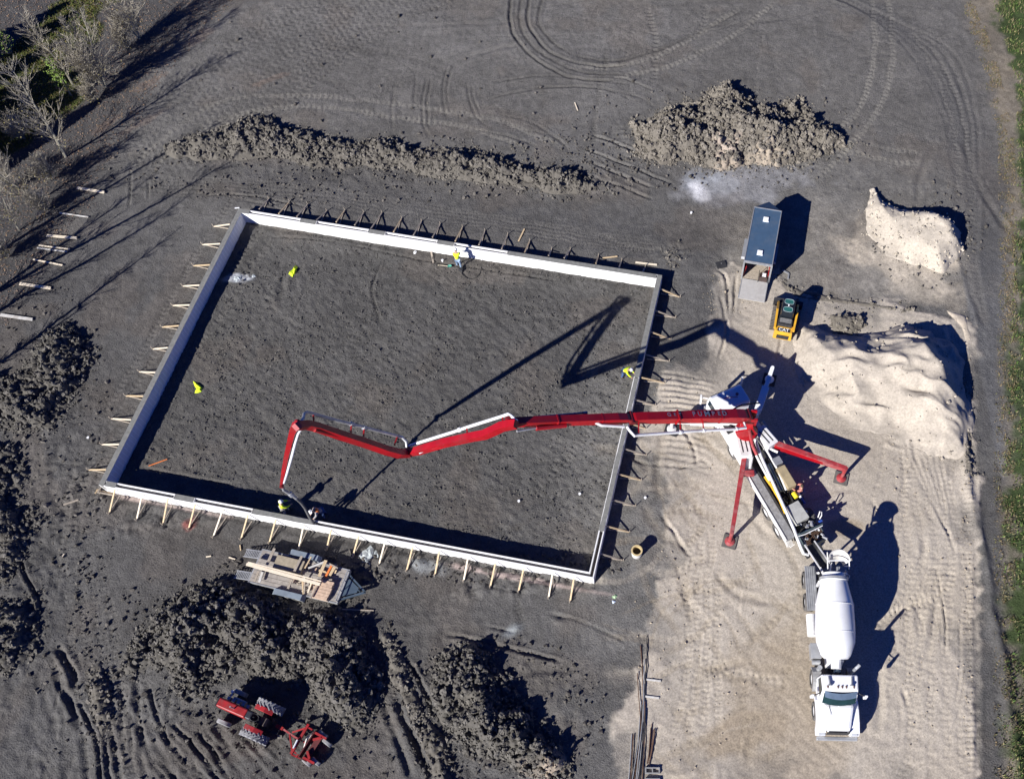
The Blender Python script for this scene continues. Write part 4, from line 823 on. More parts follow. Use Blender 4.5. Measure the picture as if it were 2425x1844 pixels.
# plastic scraps
def scrap(x, y, r, m, label, seed, n=9):
    o = PG(x, y); q = MB(); rr = random.Random(seed); ring = []; top = []
    for i in range(n):
        a = 6.283 * i / n; k = r * rr.uniform(.5, 1.2); ring.append(o + V(math.cos(a) * k, math.sin(a) * k, .01)); top.append(o + V(math.cos(a + .2) * k * .5, math.sin(a + .2) * k * .5, rr.uniform(.04, .2) * min(1, r * 2)))
    q.add(ring + top + [o + V(0, 0, .08)], [(i, (i + 1) % n, n + (i + 1) % n, n + i) for i in range(n)] + [(n + i, n + (i + 1) % n, 2 * n) for i in range(n)])
    tag(q.build('plastic_sheet', m, None, origin=o), label, 'plastic scrap')
plas = mat('dusty_clear_plastic', (.35, .38, .38), .35, var=.4, scale=6)
scrap(872, 1308, .5, plas, 'crumpled clear plastic sheet between braces above the lumber trailer', 3)
scrap(868, 1328, .3, plas, 'smaller plastic scrap just below the crumpled sheet', 4)
scrap(893, 1312, .3, plas, 'grey plastic scrap right of the crumpled sheet', 14)
scrap(1456, 1412, .16, mat('green_bag', (.3, .45, .25), .5, var=.3), 'green plastic bag below the round drum', 5)
scrap(1453, 1424, .13, mat('blue_white_bag', (.5, .58, .7), .5, var=.3), 'white and blue wrapper under the green bag', 6)
scrap(562, 658, .32, mat('pale_spill', (.42, .46, .47), .6, var=.4, scale=9), 'pale crumpled sheet in the upper left of the soil rectangle', 7, 14)
scrap(602, 655, .2, mat('pale_spill', (.42, .46, .47)), 'small pale crumpled lump right of the pale sheet', 8)
scrap(1708, 625, .12, whitec, 'white scrap on dark mat left of the trailer rear', 9)
scrap(983, 598, .14, whitec, 'white wrapper inside the upper wall', 10)
# concrete rings of rebar: long bars heap
rb = thing('rebar_bundle', PG(1520, 1700), 'bundle of long dark steel bars on the left edge of the sand', 'rebar bundle')
bars = [[(1517, 1527), (1521, 1580), (1523, 1640), (1520, 1700), (1512, 1780), (1500, 1860)], [(1532, 1504), (1532, 1560), (1528, 1620), (1525, 1700), (1519, 1780), (1512, 1860)], [(1526, 1562), (1525, 1620), (1522, 1700), (1512, 1790), (1505, 1860)],
        [(1509, 1592), (1512, 1640), (1516, 1690), (1517, 1730)], [(1524, 1620), (1522, 1700), (1510, 1790), (1497, 1860)], [(1525, 1640), (1524, 1720), (1516, 1800), (1508, 1860)], [(1527, 1660), (1527, 1740), (1520, 1860)], [(1520, 1670), (1514, 1740), (1503, 1800), (1492, 1860)],
        [(1496, 1738), (1493, 1790), (1488, 1860)], [(1500, 1738), (1497, 1790), (1493, 1860)], [(1528, 1680), (1526, 1760), (1516, 1860)], [(1518, 1660), (1511, 1760), (1500, 1830), (1494, 1870)]]
for k, b in enumerate(bars):
    m = MB(); m.tube([PG(x, y, .05 + .02 * (k % 4)) for x, y in b], .026, 6); m.build('steel_bar', [rust, dark, steel][k % 3], rb)
rb2 = thing('rebar_bundle', PG(1540, 1770), 'short brown bar bundle beside the long dark bars', 'rebar bundle')
for k, b in enumerate([[(1544, 1712), (1539, 1770), (1532, 1808)], [(1548, 1726), (1542, 1780), (1537, 1810)], [(1551, 1727), (1545, 1770), (1539, 1800)], [(1541, 1722), (1536, 1790), (1535, 1806)]]):
    m = MB(); m.tube([PG(x, y, .05 + .015 * k) for x, y in b], .025, 6); m.build('steel_bar', rust, rb2)
for k, (x, y) in enumerate([(1545, 1824), (1545, 1850)]):
    c = PG(x, y); f = F(c, (1, 0)); t = thing('concrete_block', c, ['grey hollow concrete block lying by the brown bars', 'grey hollow concrete block at the lower picture edge'][k], 'concrete block', 'concrete blocks beside the steel bars')
    m = MB(); f.box(m, -.4, .4, .10, .16, 0, .18); f.box(m, -.4, .4, -.16, -.10, 0, .18); f.box(m, -.4, -.33, -.099, .099, 0, .178); f.box(m, .33, .4, -.099, .099, 0, .178); f.box(m, -.03, .03, -.099, .099, 0, .178); m.build('shell', greyp, t)
for k, (x, y) in enumerate([(1547, 1608), (1543, 1648)]):
    board((x - 16, y), (x + 18, y + 4), .1, 'support_board', dirtyw, ['upper sandy cross board under the steel bars', 'lower sandy cross board under the steel bars'][k], 'board', 'cross boards under the steel bars')

# ------------------------------------------------------------------ bare trees
barkm = mat('pale_grey_bark', (.34, .32, .25), .85, var=.3, scale=8); twigm = mat('grey_brown_twigs', (.34, .31, .25), .9, var=.3, scale=5); trunkm = mat('greenish_bark', (.30, .30, .21), .85, var=.3, scale=5)
def tree(px, py, h, label, seed, stems=1, spread=.38, dens=1.0, lean=(0, 0), world=None, leafy=False, group='bare trees in the upper left corner', r0=.1):
    r = random.Random(seed); b = PG(px, py) if world is None else V(world[0], world[1], 0); t = thing('bare_tree', b, label, 'tree', group); tm = MB(); cm = MB(); tips = []
    def branch(p, d, L, rad, lev, mb):
        n = 4 if lev < 2 else 3; pts = [p]; q = p; dd = d
        for k in range(n):
            dd = (dd + V(r.uniform(-.16, .16), r.uniform(-.16, .16), .10 if lev else 0.02)).normalized(); q = q + dd * (L / n); pts.append(q)
        mb.tube(pts, rad, 5 if lev == 0 else 3, r2=rad * (.25 if lev else .2)); tips.append(q)
        return pts
    for s in range(stems):
        a = 6.283 * s / max(stems, 1) + r.random(); sp = .0 if stems == 1 else .22; d0 = V(math.cos(a) * sp + lean[0], math.sin(a) * sp + lean[1], 1).normalized(); H = h * (1 if s == 0 else r.uniform(.6, .95))
        pts = branch(b + V(0, 0, -.1), d0, H, r0 * h / 8 * (1 if s == 0 else .75), 0, tm)
        for k in range(int(46 * dens)):
            f = r.uniform(.10, .97); i = min(int(f * (len(pts) - 1)), len(pts) - 2); p = pts[i].lerp(pts[i + 1], f * (len(pts) - 1) - i); a = r.random() * 6.283; L = H * spread * (1.05 - f * .75) * r.uniform(.5, 1.1)
            d = V(math.cos(a), math.sin(a), r.uniform(.5, 1.3)).normalized(); q1 = branch(p, d, L, .028 * (1.2 - f * .6) * h / 8, 1, cm)
            for _ in range(int(5 * min(dens, 1.3))):
                g = r.uniform(.2, 1); i = min(int(g * (len(q1) - 1)), len(q1) - 2); p2 = q1[i]; d2 = (d + V(r.uniform(-1, 1), r.uniform(-1, 1), r.uniform(-.3, .9)) * .9).normalized(); q2 = branch(p2, d2, L * r.uniform(.3, .6), .018, 2, cm)
                for _ in range(3): branch(q2[r.randint(1, 3)], (d2 + V(r.uniform(-1, 1), r.uniform(-1, 1), r.uniform(-.4, .8))).normalized(), L * .24, .012, 3, cm)
    tm.build('trunk', [barkm], t, smooth=True); tag(cm.build('crown', twigm, t), kind='stuff')
    lf = MB(); k = int(500 if leafy else 110); zt = [q for q in tips if (q.z < h * (.9 if leafy else .45))]
    for _ in range(k):
        if not zt: break
        q = r.choice(zt) + V(r.uniform(-.25, .25), r.uniform(-.25, .25), r.uniform(-.3, .2)); a = V(r.uniform(-1, 1), r.uniform(-1, 1), r.uniform(-1, 1)).normalized() * .055; c = a.orthogonal().normalized() * .045; lf.add([q - a, q - c, q + a, q + c], [(0, 1, 2, 3)])
    if lf.v: tag(lf.build('leaves', mat('leafy_green', (.14, .22, .03), .8, var=.3, scale=3) if leafy else mat('dry_leaf', (.20, .17, .07), .9, var=.5, scale=4), t), kind='stuff')
    return t
tree(155, 372, 8.6, 'tall single trunked bare tree, nearest the boards on the ground', 1)
tree(250, 206, 6.8, 'bushy multi stemmed bare tree, largest crown in the upper left', 2, stems=4, dens=1.0, spread=.42)
tree(330, 92, 5.6, 'bare tree with yellow tinged twigs at the upper edge', 3, stems=2, spread=.45, dens=1.2)
tree(88, 480, 6.0, 'slender bare tree left of the topmost board pair', 4, spread=.42)
tree(46, 546, 5.0, 'small thin bare tree at the left edge', 5, spread=.4, dens=.8)
tree(172, 200, 7.6, 'leaning bare tree with white bark behind the bushy one', 6, spread=.34, dens=1.0)
tree(30, 130, 3.0, 'small shrub with bright yellow green leaves in the far upper left', 7, spread=.3, leafy=True, stems=2, group='leafy shrubs')
tree(170, 228, 4.6, 'thin yellow green leafed sapling between the bare trees', 8, spread=.2, leafy=True, dens=.6, group='leafy shrubs')
for k, (qx, qy, h, lb) in enumerate([(120, 430, 2.8, 'tangled low bare brush just below the tall single trunked tree'), (30, 445, 3.2, 'tangled bare brush at the left edge above the slender tree'), (20, 610, 2.6, 'low bare brush at the left edge below the small thin tree'),
                                     (225, 240, 2.6, 'low bare brush at the foot of the bushy multi stemmed tree'), (110, 500, 2.4, 'small bare brush right of the slender bare tree'), (300, 120, 2.6, 'low bare brush below the yellow tinged tree'), (60, 330, 3.0, 'bare brush in the dark grass between the trees')]):
    tree(qx, qy, h, lb, 60 + k, stems=4, spread=.55, dens=.8, group='bare brush below the trees', r0=.06)
# the tree row goes on past the left edge of the picture; its shade falls into the yard
for k, (qx, qy, h) in enumerate([(-70, 640, 11), (-45, 715, 11.5), (-85, 790, 12), (-60, 900, 9)]):
    g = G(qx, qy); tree(0, 0, h, 'bare tree beyond the left edge of the picture, %s from the top of its row' % ORD[k], 20 + k, dens=.8, spread=.2, world=(g.x, g.y), group='bare trees outside the left edge', stems=1 + k % 2, r0=.12)
sprm = mat('spruce_needles', (.035, .06, .025), .9, var=.4, scale=3)
def spruce(wx, wy, h, seed):
    r = random.Random(seed); b = V(wx, wy, 0); t = thing('spruce_tree', b, 'dark spruce beyond the left edge of the picture, %s of the clump' % ORD[seed - 40], 'spruce tree', 'spruces outside the left edge')
    m = MB(); m.cyl(b - V(0, 0, .2), b + V(0, 0, h * .95), .16, .03, n=8); m.build('trunk', barkm, t)
    m = MB()
    for k in range(int(h * 420)):
        z = h * (.06 + .94 * r.random() ** 1.3); R_ = (1 - z / h) * h * .24 + .1; a = r.random() * 6.283; q = R_ * math.sqrt(r.random()); c = b + V(math.cos(a) * q, math.sin(a) * q, z - q * .3); s = r.uniform(.12, .3)
        o = V(math.cos(a), math.sin(a), -.35) * s; w = V(-math.sin(a), math.cos(a), r.uniform(-.4, .4)) * s * .5; m.add([c - w, c + w, c + o + w * .3, c + o - w * .3], [(0, 1, 2, 3)])
    tag(m.build('crown', sprm, t), kind='stuff')
for k, (qx, qy, h) in enumerate([(-70, 320, 6.5), (-125, 400, 8), (-190, 350, 9), (-95, 235, 5.5), (-150, 470, 8), (-60, 420, 6), (-230, 260, 9), (-60, 130, 5)]): spruce(*G(qx, qy), h, 40 + k)
# ------------------------------------------------------------------ concrete pump truck
def barpx(m, a, b, w, z0, z1, w2=None):
    """upright box whose top shows from pixel a to pixel b at height z1"""
    A = P(*a, z1); B = P(*b, z1); d = (B - A); d.z = 0; d.normalize(); s = V(-d.y, d.x, 0); w2 = w if w2 is None else w2
    q = [A - s * w / 2, B - s * w2 / 2, B + s * w2 / 2, A + s * w / 2]
    return m.hexa([V(v.x, v.y, z0) for v in q], [V(v.x, v.y, z1) for v in q])
FP = F((9.97, 18.8), (-.44, .898))
pt = thing('concrete_pump_truck', FP(4, 0, 0), 'white and red concrete pump truck with its folded boom reaching left over the wall', 'pump truck')
m = MB(); FP.box(m, -1.6, 9.2, .35, .55, .75, 1.05); FP.box(m, -1.6, 9.2, -.55, -.35, .75, 1.05); FP.box(m, -1, 8, -.345, .345, .8, .95)
for f in (8.7, 6.5, 2.05, .7): m.cyl(FP(f, -1, .5), FP(f, 1, .5), .09, n=8)
m.build('chassis', dark, pt)
for f, ll in ((8.7, 1), (6.5, 1), (2.05, 0), (.7, 0)):
    for s in (1, -1):
        wheel(pt, FP(f, s * 1.0, .52), FP.w * s, .52, .32 if ll else .5)
# cab
m = MB(); c0, c1 = -.9, 1.22; FP.prof(m, [(8.15, .8), (9.75, .8), (9.78, 1.75), (9.55, 2.75), (9.35, 2.9), (8.3, 2.92), (8.15, 2.8)], c0, c1); cab = m.build('cab', whitec, pt, bevel=.06)
m = MB(); m.add([FP(9.80, c0 + .12, 1.8), FP(9.80, c1 - .12, 1.8), FP(9.60, c1 - .16, 2.68), FP(9.60, c0 + .16, 2.68)], [(0, 1, 2, 3)]); sub(m, 'windshield', glass, cab, origin=FP(4, 0, 0))
for l, s in ((c1 + .012, 1), (c0 - .012, -1)):
    m = MB(); m.add([FP(8.6, l, 1.75), FP(9.6, l, 1.75), FP(9.45, l, 2.5), FP(8.6, l, 2.5)], [(0, 1, 2, 3)]); sub(m, 'side_window', glass, cab, origin=FP(4, 0, 0))
    m = MB(); m.bar(FP(9.5, l, 2.6), FP(9.85, l + s * .35, 2.5), .05, .05); m.bar(FP(9.85, l + s * .38, 2.7), FP(9.85, l + s * .38, 1.8), .22, .1); sub(m, 'mirror', white, cab, origin=FP(4, 0, 0))
m = MB(); FP.box(m, 9.78, 9.98, c0, c1, .45, .85); m.build('bumper', alum, pt, bevel=.03)
m = MB(); m.tube([FP(8.7, -.3, 2.94), FP(8.9, .1, 2.96), FP(9.0, .5, 2.94)], .018, 6); m.cyl(FP(8.9, -.35, 2.9), FP(8.9, -.35, 3.0), .09, n=12); m.build('roof_aerial', redp, pt)
m = MB(); FP.box(m, 7.3, 8.1, -.95, 1.0, 1.0, 1.5); 
for k in range(7): FP.box(m, 7.35 + rnd.random() * .5, 7.5 + rnd.random() * .6, -.9 + k * .26, -.75 + k * .26, 1.49, 1.6 + rnd.random() * .3)
m.build('engine_bay', dark, pt)
m = MB(); m.tube([FP(8.0, 1.1, 2.5), FP(8.05, .5, 3.0), FP(8.05, -.2, 3.1), FP(7.9, -1.0, 2.9), FP(7.85, -1.35, 2.7)], .045, 8); m.build('boom_rest', dark, pt, smooth=True)
m = MB(); m.cyl(FP(7.6, -.7, 1.3), FP(7.6, -.7, 2.7), .1, n=12); m.tube([FP(7.6, -.7, 2.7), FP(7.55, -.75, 2.85), FP(7.4, -.9, 2.9)], .08, 8); m.build('exhaust_stack', alum, pt)
# body
m = MB(); FP.box(m, 5.0, 8.0, .62, 1.2, .95, 1.45); FP.prof(m, [(4.6, 1.0), (5.02, 1.0), (5.02, 1.44), (4.9, 1.44)], .7, 1.2); m.build('side_box', white, pt, bevel=.03)
m = MB(); FP.box(m, 5.4, 7.9, -1.15, -.6, .95, 1.45); m.build('side_box', white, pt, bevel=.03)
m = MB(); FP.box(m, -.2, 4.7, .62, 1.18, .95, 1.3); m.build('deck_box', greyp, pt, bevel=.02)
m = MB(); FP.box(m, -.2, 4.7, 1.181, 1.23, .9, 1.36); m.build('side_rail', white, pt)
m = MB(); FP.box(m, -.1, 4.6, .50, .60, 1.0, 1.35); FP.box(m, .2, 4.4, .36, .42, 1.0, 1.25); m.build('cable_duct', dark, pt)
m = MB(); FP.prof(m, [(-.2, .55), (1.3, .55), (1.3, .62), (-.2, .62)], .62, 1.15); m.build('rear_step', greyp, pt)
m = MB(); barpx(m, (1782, 1115), (1790, 1145), .5, .6, 1.0); m.build('battery_box', dark, pt)
m = MB(); barpx(m, (1848, 1103), (1877, 1151), .6, .95, 1.75); m.build('water_tank', mat('tan_tank', (.36, .29, .17), .7, var=.15, dirt=DIRT), pt, bevel=.05)
m = MB(); barpx(m, (1836, 1082), (1846, 1098), .55, .95, 1.7); m.build('front_locker', alum, pt, bevel=.03)
m = MB(); barpx(m, (1876, 1191), (1903, 1231), .85, .9, 1.65); m.build('oil_tank', mat('grey_tank', (.42, .42, .40), .55, var=.12, dirt=DIRT, dirt_amt=.3), pt, bevel=.03)
m = MB()
for k in range(46):
    f = rnd.uniform(-.9, 5.2); l = rnd.uniform(-1.0, .3); z = rnd.uniform(1.0, 1.35); a = rnd.uniform(.05, .18); b = rnd.uniform(.05, .16)
    if rnd.random() < .5: FP.box(m, f - a, f + a, l - b, l + b, .95, z)
    else: m.cyl(FP(f - a * 2, l, z), FP(f + a * 2, l + rnd.uniform(-.05, .05), z), rnd.uniform(.03, .06), n=8)
tag(m.build('hydraulic_gear', dark, pt), kind='stuff')
m = MB()
for k in range(20):
    f = rnd.uniform(-1.0, 1.0); l = rnd.uniform(-1.0, .2); z = rnd.uniform(1.3, 1.6); m.cyl(FP(f, l, z), FP(f + rnd.uniform(-.3, .3), l + rnd.uniform(-.25, .25), z + .05), rnd.uniform(.04, .08), n=8)
tag(m.build('valve_fittings', alum, pt), kind='stuff')
m = MB(); m.tube([P(x, y, 1.75) for x, y in [(1788, 1040), (1802, 1080), (1835, 1152), (1863, 1213), (1880, 1252)]] + [P(1897, 1297, 1.5), P(1903, 1310, 1.3), P(1913, 1313, 1.2), P(1921, 1303, 1.2), P(1910, 1292, 1.2), P(1896, 1266, 1.2)], .095, 10); m.build('delivery_pipe', white, pt, smooth=True)
m = MB(); m.tube([P(1799, 1034, 1.6), P(1818, 1070, 1.6), P(1842, 1112, 1.6), P(1862, 1160, 1.5)], .07, 8); m.build('side_pipe', white, pt, smooth=True)
m = MB(); m.tube([P(1791, 1078, 1.6), P(1806, 1108, 1.6), P(1823, 1138, 1.5)], .08, 8); m.build('short_pipe', white, pt, smooth=True)
m = MB(); m.cyl(P(1808, 1110, 1.5), P(1826, 1140, 1.5), .06, n=8); m.cyl(P(1822, 1098, 1.4), P(1852, 1160, 1.4), .10, n=10); m.build('pump_cylinder', mat('blue_grey_steel', (.12, .17, .22), .4, .5), pt)
m = MB(); m.tube([P(1812, 1128, 1.4), P(1828, 1150, 1.45), P(1848, 1184, 1.45), P(1861, 1215, 1.35)], .11, 8); m.build('yellow_hose', yellow, pt, smooth=True)
m = MB(); m.cyl(P(1879, 1166, 1.4), P(1887, 1178, 1.4), .15, n=12); m.build('yellow_filter', mat('bright_yellow', (.8, .62, .03), .4), pt)
m = MB(); m.cyl(P(1889, 1165, 1.3), P(1897, 1178, 1.3), .08, n=8); m.build('white_filter', white, pt)
m = MB(); m.cyl(P(1897, 1178, 1.2), P(1906, 1192, 1.2), .09, n=8); m.build('blue_filter', bluem, pt)
m = MB(); barpx(m, (1896, 1153), (1904, 1166), .3, .9, .95); m.build('fold_step', alum, pt)
# hopper
hc = P(1924, 1268, 1.3); FH = F((hc.x, hc.y), (-.44, .898)); m = MB()
for (f0, f1, l0, l1) in ((-.42, .42, .66, .72), (-.42, .42, -.72, -.66), (-.48, -.42, -.72, .72), (.42, .48, -.72, .72)): FH.box(m, f0, f1, l0, l1, .6, 1.32)
FH.box(m, -.42, .42, -.66, .66, .6, .68); m.build('hopper', mat('teal_grey_steel', (.10, .14, .15), .5, .3), pt)
m = MB(); FH.box(m, -.40, .40, -.64, .64, .9, .92); m.build('hopper_concrete', conc, pt)
m = MB()
for k in range(17): m.bar(FH(-.42, -.64 + k * .08, 1.30), FH(.42, -.64 + k * .08, 1.30), .025, .03)
for k in range(4): m.bar(FH(-.3 + k * .2, -.66, 1.27), FH(-.3 + k * .2, .66, 1.27), .025, .03)
m.build('hopper_grate', rust, pt)
m = MB(); m.bar(P(1892, 1267, 1.6), P(1948, 1241, 1.6), .05, .3); m.build('splash_guard', mat('teal_grey_steel', (.1, .14, .15)), pt)
m = MB(); m.tube([P(1891, 1269, 1.75), P(1906, 1265, 1.75), P(1948, 1244, 1.75)], .03, 6); m.build('guard_rail', white, pt)
m = MB(); m.cyl(P(1940, 1236, 1.4), P(1946, 1232, 1.4), .1, n=10); m.build('blue_motor', bluem, pt)
m = MB(); m.tube([P(1937, 1225, 1.3), P(1942, 1210, 1.5), P(1946, 1212, 1.6), P(1946, 1220, 1.6), P(1941, 1228, 1.4)], .035, 6); m.build('grab_handle', white, pt, smooth=True)
m = MB(); m.tube([P(1857, 1250, 1.0), P(1862, 1262, 1.0), P(1868, 1258, 1.1), P(1866, 1248, 1.1), P(1858, 1244, 1.0)], .03, 6); barpx(m, (1861, 1262), (1872, 1290), .35, .6, .95); m.tube([P(1866, 1285, .8), P(1872, 1295, .8), P(1882, 1288, .9)], .035, 6); m.build('rear_ladder', dirtyw, pt)
# outriggers
def outrigger(name, a, b, w, h, m_, za, zb, footpx=None, w2=None, sleeve=None, padc=dark, footm=None):
    A = P(*a, za); B = P(*b, zb); q = MB(); q.bar(A, B, w, h, w2 or w * .8, h * .7); o = q.build(name, m_, pt, bevel=.015)
    g = gz(B.x, B.y); org = FP(4, 0, 0)
    q = MB(); q.cyl(V(B.x, B.y, g + .12), V(B.x, B.y, zb + .15), .11, n=12); q.lathe(V(B.x, B.y, g + .09), (0, 0, 1), [(0, .30), (.05, .30), (.13, .14)], n=20); sub(q, 'jack', footm or m_, o, origin=org)
    q = MB(); FP2 = F((B.x, B.y), (.3, 1)); FP2.box(q, -.42, .42, -.42, .42, g - .02, g + .09); sub(q, 'ground_pad', padc, o, origin=org)
    return o, A, B
padm = mat('dusty_ground_pad', (.13, .12, .11), .9, var=.3)
o, A, B = outrigger('outrigger', (1762, 1085), (1733, 1263), .30, .36, redp, 1.5, 1.55, padc=padm)
d = (B - A).normalized(); q = MB(); q.bar(A + d * 1.05 - V(.1, 0, 0), A + d * 1.05 + V(.75, .03, 0), .3, .3); sub(q, 'cross_arm', redp, o, origin=FP(4, 0, 0))
q = MB(); q.cyl(P(1781, 1080, 1.5), P(1776, 1110, 1.5), .09, n=10); m_ = sub(q, 'swing_cylinder', white, o, origin=FP(4, 0, 0))
o, A, B = outrigger('outrigger', (1836, 1052), (2003, 1110), .34, .5, redp, 1.55, 1.6, padc=padm)
q = MB(); s = (B - A).normalized().cross(V(0, 0, 1)); q.bar(A + s * .18 + V(0, 0, -.05), B + s * .10 + V(0, 0, -.05), .05, .42, .04, .3); sub(q, 'side_plate', red, o, origin=FP(4, 0, 0))
q = MB(); q.cyl(P(1824, 1062, 1.5), P(1842, 1070, 1.5), .09, n=10); sub(q, 'swing_cylinder', white, o, origin=FP(4, 0, 0))
o, A, B = outrigger('outrigger', (1790, 985), (1829, 872), .34, .4, whitec, 1.5, 1.6, w2=.24)
q = MB(); q.bar(A.lerp(B, .1), A.lerp(B, .58), .46, .46); sub(q, 'outer_sleeve', whitec, o, origin=FP(4, 0, 0))
o, A, B = outrigger('outrigger', (1765, 1000), (1592, 997), .40, .4, white, 1.5, 1.5, w2=.26)
q = MB(); q.bar(A.lerp(B, .1), A.lerp(B, .75), .52, .42, .36, .42); sub(q, 'outer_sleeve', white, o, origin=FP(4, 0, 0))
for (a, b, w) in (((1752, 1012), (1768, 1080), .75), ((1797, 1012), (1832, 1052), .8)):
    m = MB(); barpx(m, a, b, w, 1.2, 1.95); o = m.build('outrigger_housing', white, pt, bevel=.05); A = P(*a, 1.955); B = P(*b, 1.955); d = (B - A).normalized(); s = V(-d.y, d.x, 0)
    m = MB()
    for k in (-.5, .5): m.bar(A.lerp(B, .15) + s * w * .36 * k, A.lerp(B, .85) + s * w * .36 * k, .07, .02)
    sub(m, 'vent_slot', dark, o, origin=FP(4, 0, 0))
m = MB(); m.bar(P(1806, 998, 1.5), P(1834, 1040, 1.5), .12, .3); m.build('side_guard', alum, pt)
# turret and boom
darkred = mat('dark_red_pin', (.16, .01, .012), .5, var=.3)
J0, J1, J2, J3, J4, J5 = P(1772, 984, 3.9), P(1494, 990, 7.1), P(1205, 1000, 10.3), P(968, 1071, 6.7), P(706, 1006, 13.2), P(668, 1146, 5.75)
tc = V(J0.x + .1, J0.y - .05, 0)
m = MB(); m.lathe(tc + V(0, 0, 1.3), (0, 0, 1), [(0, .62), (.5, .55), (.55, .7), (.75, .7), (.8, .45), (1.9, .42)], n=24); m.build('turret', red, pt, smooth=True)
m = MB(); m.bar(tc + V(-.1, -.25, 2.6), J0 + V(.1, -.28, .1), .12, .9); m.bar(tc + V(-.1, .25, 2.6), J0 + V(.1, .28, .1), .12, .9); m.bar(tc + V(-.6, -.4, 2.5), tc + V(.4, -.4, 3.0), .35, .8); m.build('turret_cheeks', red, pt)
m = MB(); m.tube([tc + V(.0, -.6, 3.3), tc + V(.15, -.75, 2.6), tc + V(.3, -1.1, 2.1), tc + V(.55, -1.6, 1.9)], .1, 10); m.build('riser_pipe', redp, pt, smooth=True)
def section(A, B, w, h, w2, h2, m_=red, off=0.0, kink=None, path=None):
    d = (B - A).normalized(); s = d.cross(V(0, 0, 1)).normalized(); u = s.cross(d); A = A + s * off; B = B + s * off; q = MB()
    ks = [0, .04, .12, .5, .88, .97, 1]; ws = [w * .9, w, w, (w + w2) / 2 * .96, w2, w2, w2 * .9]; hs = [h * .45, h * .8, h, (h + h2) / 2, h2, h2 * .8, h2 * .5]
    if kink: pts = [A.lerp(B, k) + s * kink * math.exp(-((k - .5) / .25) ** 2) * 0 + u * kink * math.exp(-((k - .15) / .12) ** 2) for k in ks]
    else: pts = [A.lerp(B, k) for k in ks]
    if path:
        n_ = len(path); sh_ = []; pts = [Vector(p) for p in path]
        rings = []
        for k, p in enumerate(pts):
            dd = (pts[min(k + 1, n_ - 1)] - pts[max(k - 1, 0)]).normalized(); ss = s; uu = ss.cross(dd).normalized(); ss = dd.cross(uu); t_ = k / (n_ - 1); a_ = w + (w2 - w) * t_; b_ = (h + (h2 - h) * t_) * (.7 if k in (0, n_ - 1) else 1)
            rings += [p - ss * a_ / 2 - uu * b_ / 2, p + ss * a_ / 2 - uu * b_ / 2, p + ss * a_ / 2 + uu * b_ / 2, p - ss * a_ / 2 + uu * b_ / 2]
        fs = [(0, 1, 2, 3), (4 * n_ - 1, 4 * n_ - 2, 4 * n_ - 3, 4 * n_ - 4)]
        for k in range(n_ - 1):
            for c_ in range(4): fs.append((4 * k + c_, 4 * k + 4 + c_, 4 * k + 4 + (c_ + 1) % 4, 4 * k + (c_ + 1) % 4))
        q.add(rings, fs)
    else:
        for k in range(len(ks) - 1): q.bar(pts[k], pts[k + 1], ws[k], hs[k], ws[k + 1], hs[k + 1])
    for k in ((.25, .62) if not path else ()): q.bar(A.lerp(B, k), A.lerp(B, k + .012), w * .99 + .03, h * .96 + .02)
    sec = q.build('boom_section', m_, pt)
    for X_, rr in ((A, h * .36), (B, h2 * .36)): q = MB(); q.cyl(X_ - s * (w / 2 + .06), X_ + s * (w / 2 + .06), max(rr, .11), n=14); sub(q, 'hinge_pin', darkred, sec, origin=FP(4, 0, 0))
    return sec, s, u
org = FP(4, 0, 0)
s1, sd1, u1 = section(J0, J1, .62, .62, .50, .50)
q = MB(); q.cyl(J0.lerp(J1, .02) - u1 * .7, J0.lerp(J1, .38) - u1 * .42, .13, n=12); sub(q, 'boom_cylinder', red, s1, origin=org)
a = J0.lerp(J1, .62) + u1 * .38; d1 = (J1 - J0).normalized()
lett = mat('boom_lettering', (.16, .22, .30), .5, var=.05)
tn = u1; sdv = sd1 if sd1.y > 0 else -sd1
TT = lambda body, px, size: textobj(body, 'lettering', lett, s1, J0.lerp(J1, (px - J0p) / (J1p - J0p)) + u1 * (.31 if True else 0) + sdv * .0, -d1, sdv, size, .012)
J0p, J1p = 1772, 1494
for ch, px, sz in [('G', 1575, .34), ('E', 1588, .26), ('T', 1600, .26), ('P', 1633, .40), ('U', 1647, .40), ('M', 1664, .50), ('P', 1679, .40), ('E', 1693, .36), ('D', 1706, .42)]: TT(ch, px, sz)
# pipe along each section
def pipe(sec, pts, r=.085, brk=None, m_=white, collars=()):
    q = MB(); q.tube(pts, r, 10)
    for c in collars: q.cyl(c[0], c[1], r * 1.5, n=12)
    sub(q, 'delivery_pipe', m_, sec, origin=org, smooth=True)
    if brk:
        q = MB()
        for a, b in brk: q.bar(a, b, .07, .07)
        sub(q, 'pipe_bracket', red, sec, origin=org)
zz = lambda A, B, pa, pb, x: A.z + (B.z - A.z) * (x - pa) / (pb - pa)
z1 = lambda x: zz(J0, J1, 1772, 1494, x)
pp = [P(1762, 1001, 3.9), P(1766, 1013, 4.0), P(1740, 1016, z1(1740)), P(1640, 1021, z1(1640)), P(1512, 1030, z1(1512)), P(1503, 1032, z1(1503)), P(1492, 1020, z1(1494)), P(1485, 1010, z1(1490))]
pipe(s1, pp, .085, [(P(1513, 1028, z1(1513)), P(1512, 996, z1(1513))), (P(1612, 1023, z1(1612)), P(1610, 994, z1(1612))), (P(1666, 1019, z1(1666)), P(1664, 992, z1(1666)))], collars=[(P(1609, 1023, z1(1609)), P(1614, 1023, z1(1614))), (P(1664, 1019, z1(1664)), P(1668, 1019, z1(1668))), (P(1742, 1015, z1(1742)), P(1746, 1015, z1(1746)))])
s2, sd2, u2 = section(J1, J2, .46, .50, .40, .44)
z2 = lambda x: zz(J1, J2, 1494, 1205, x)
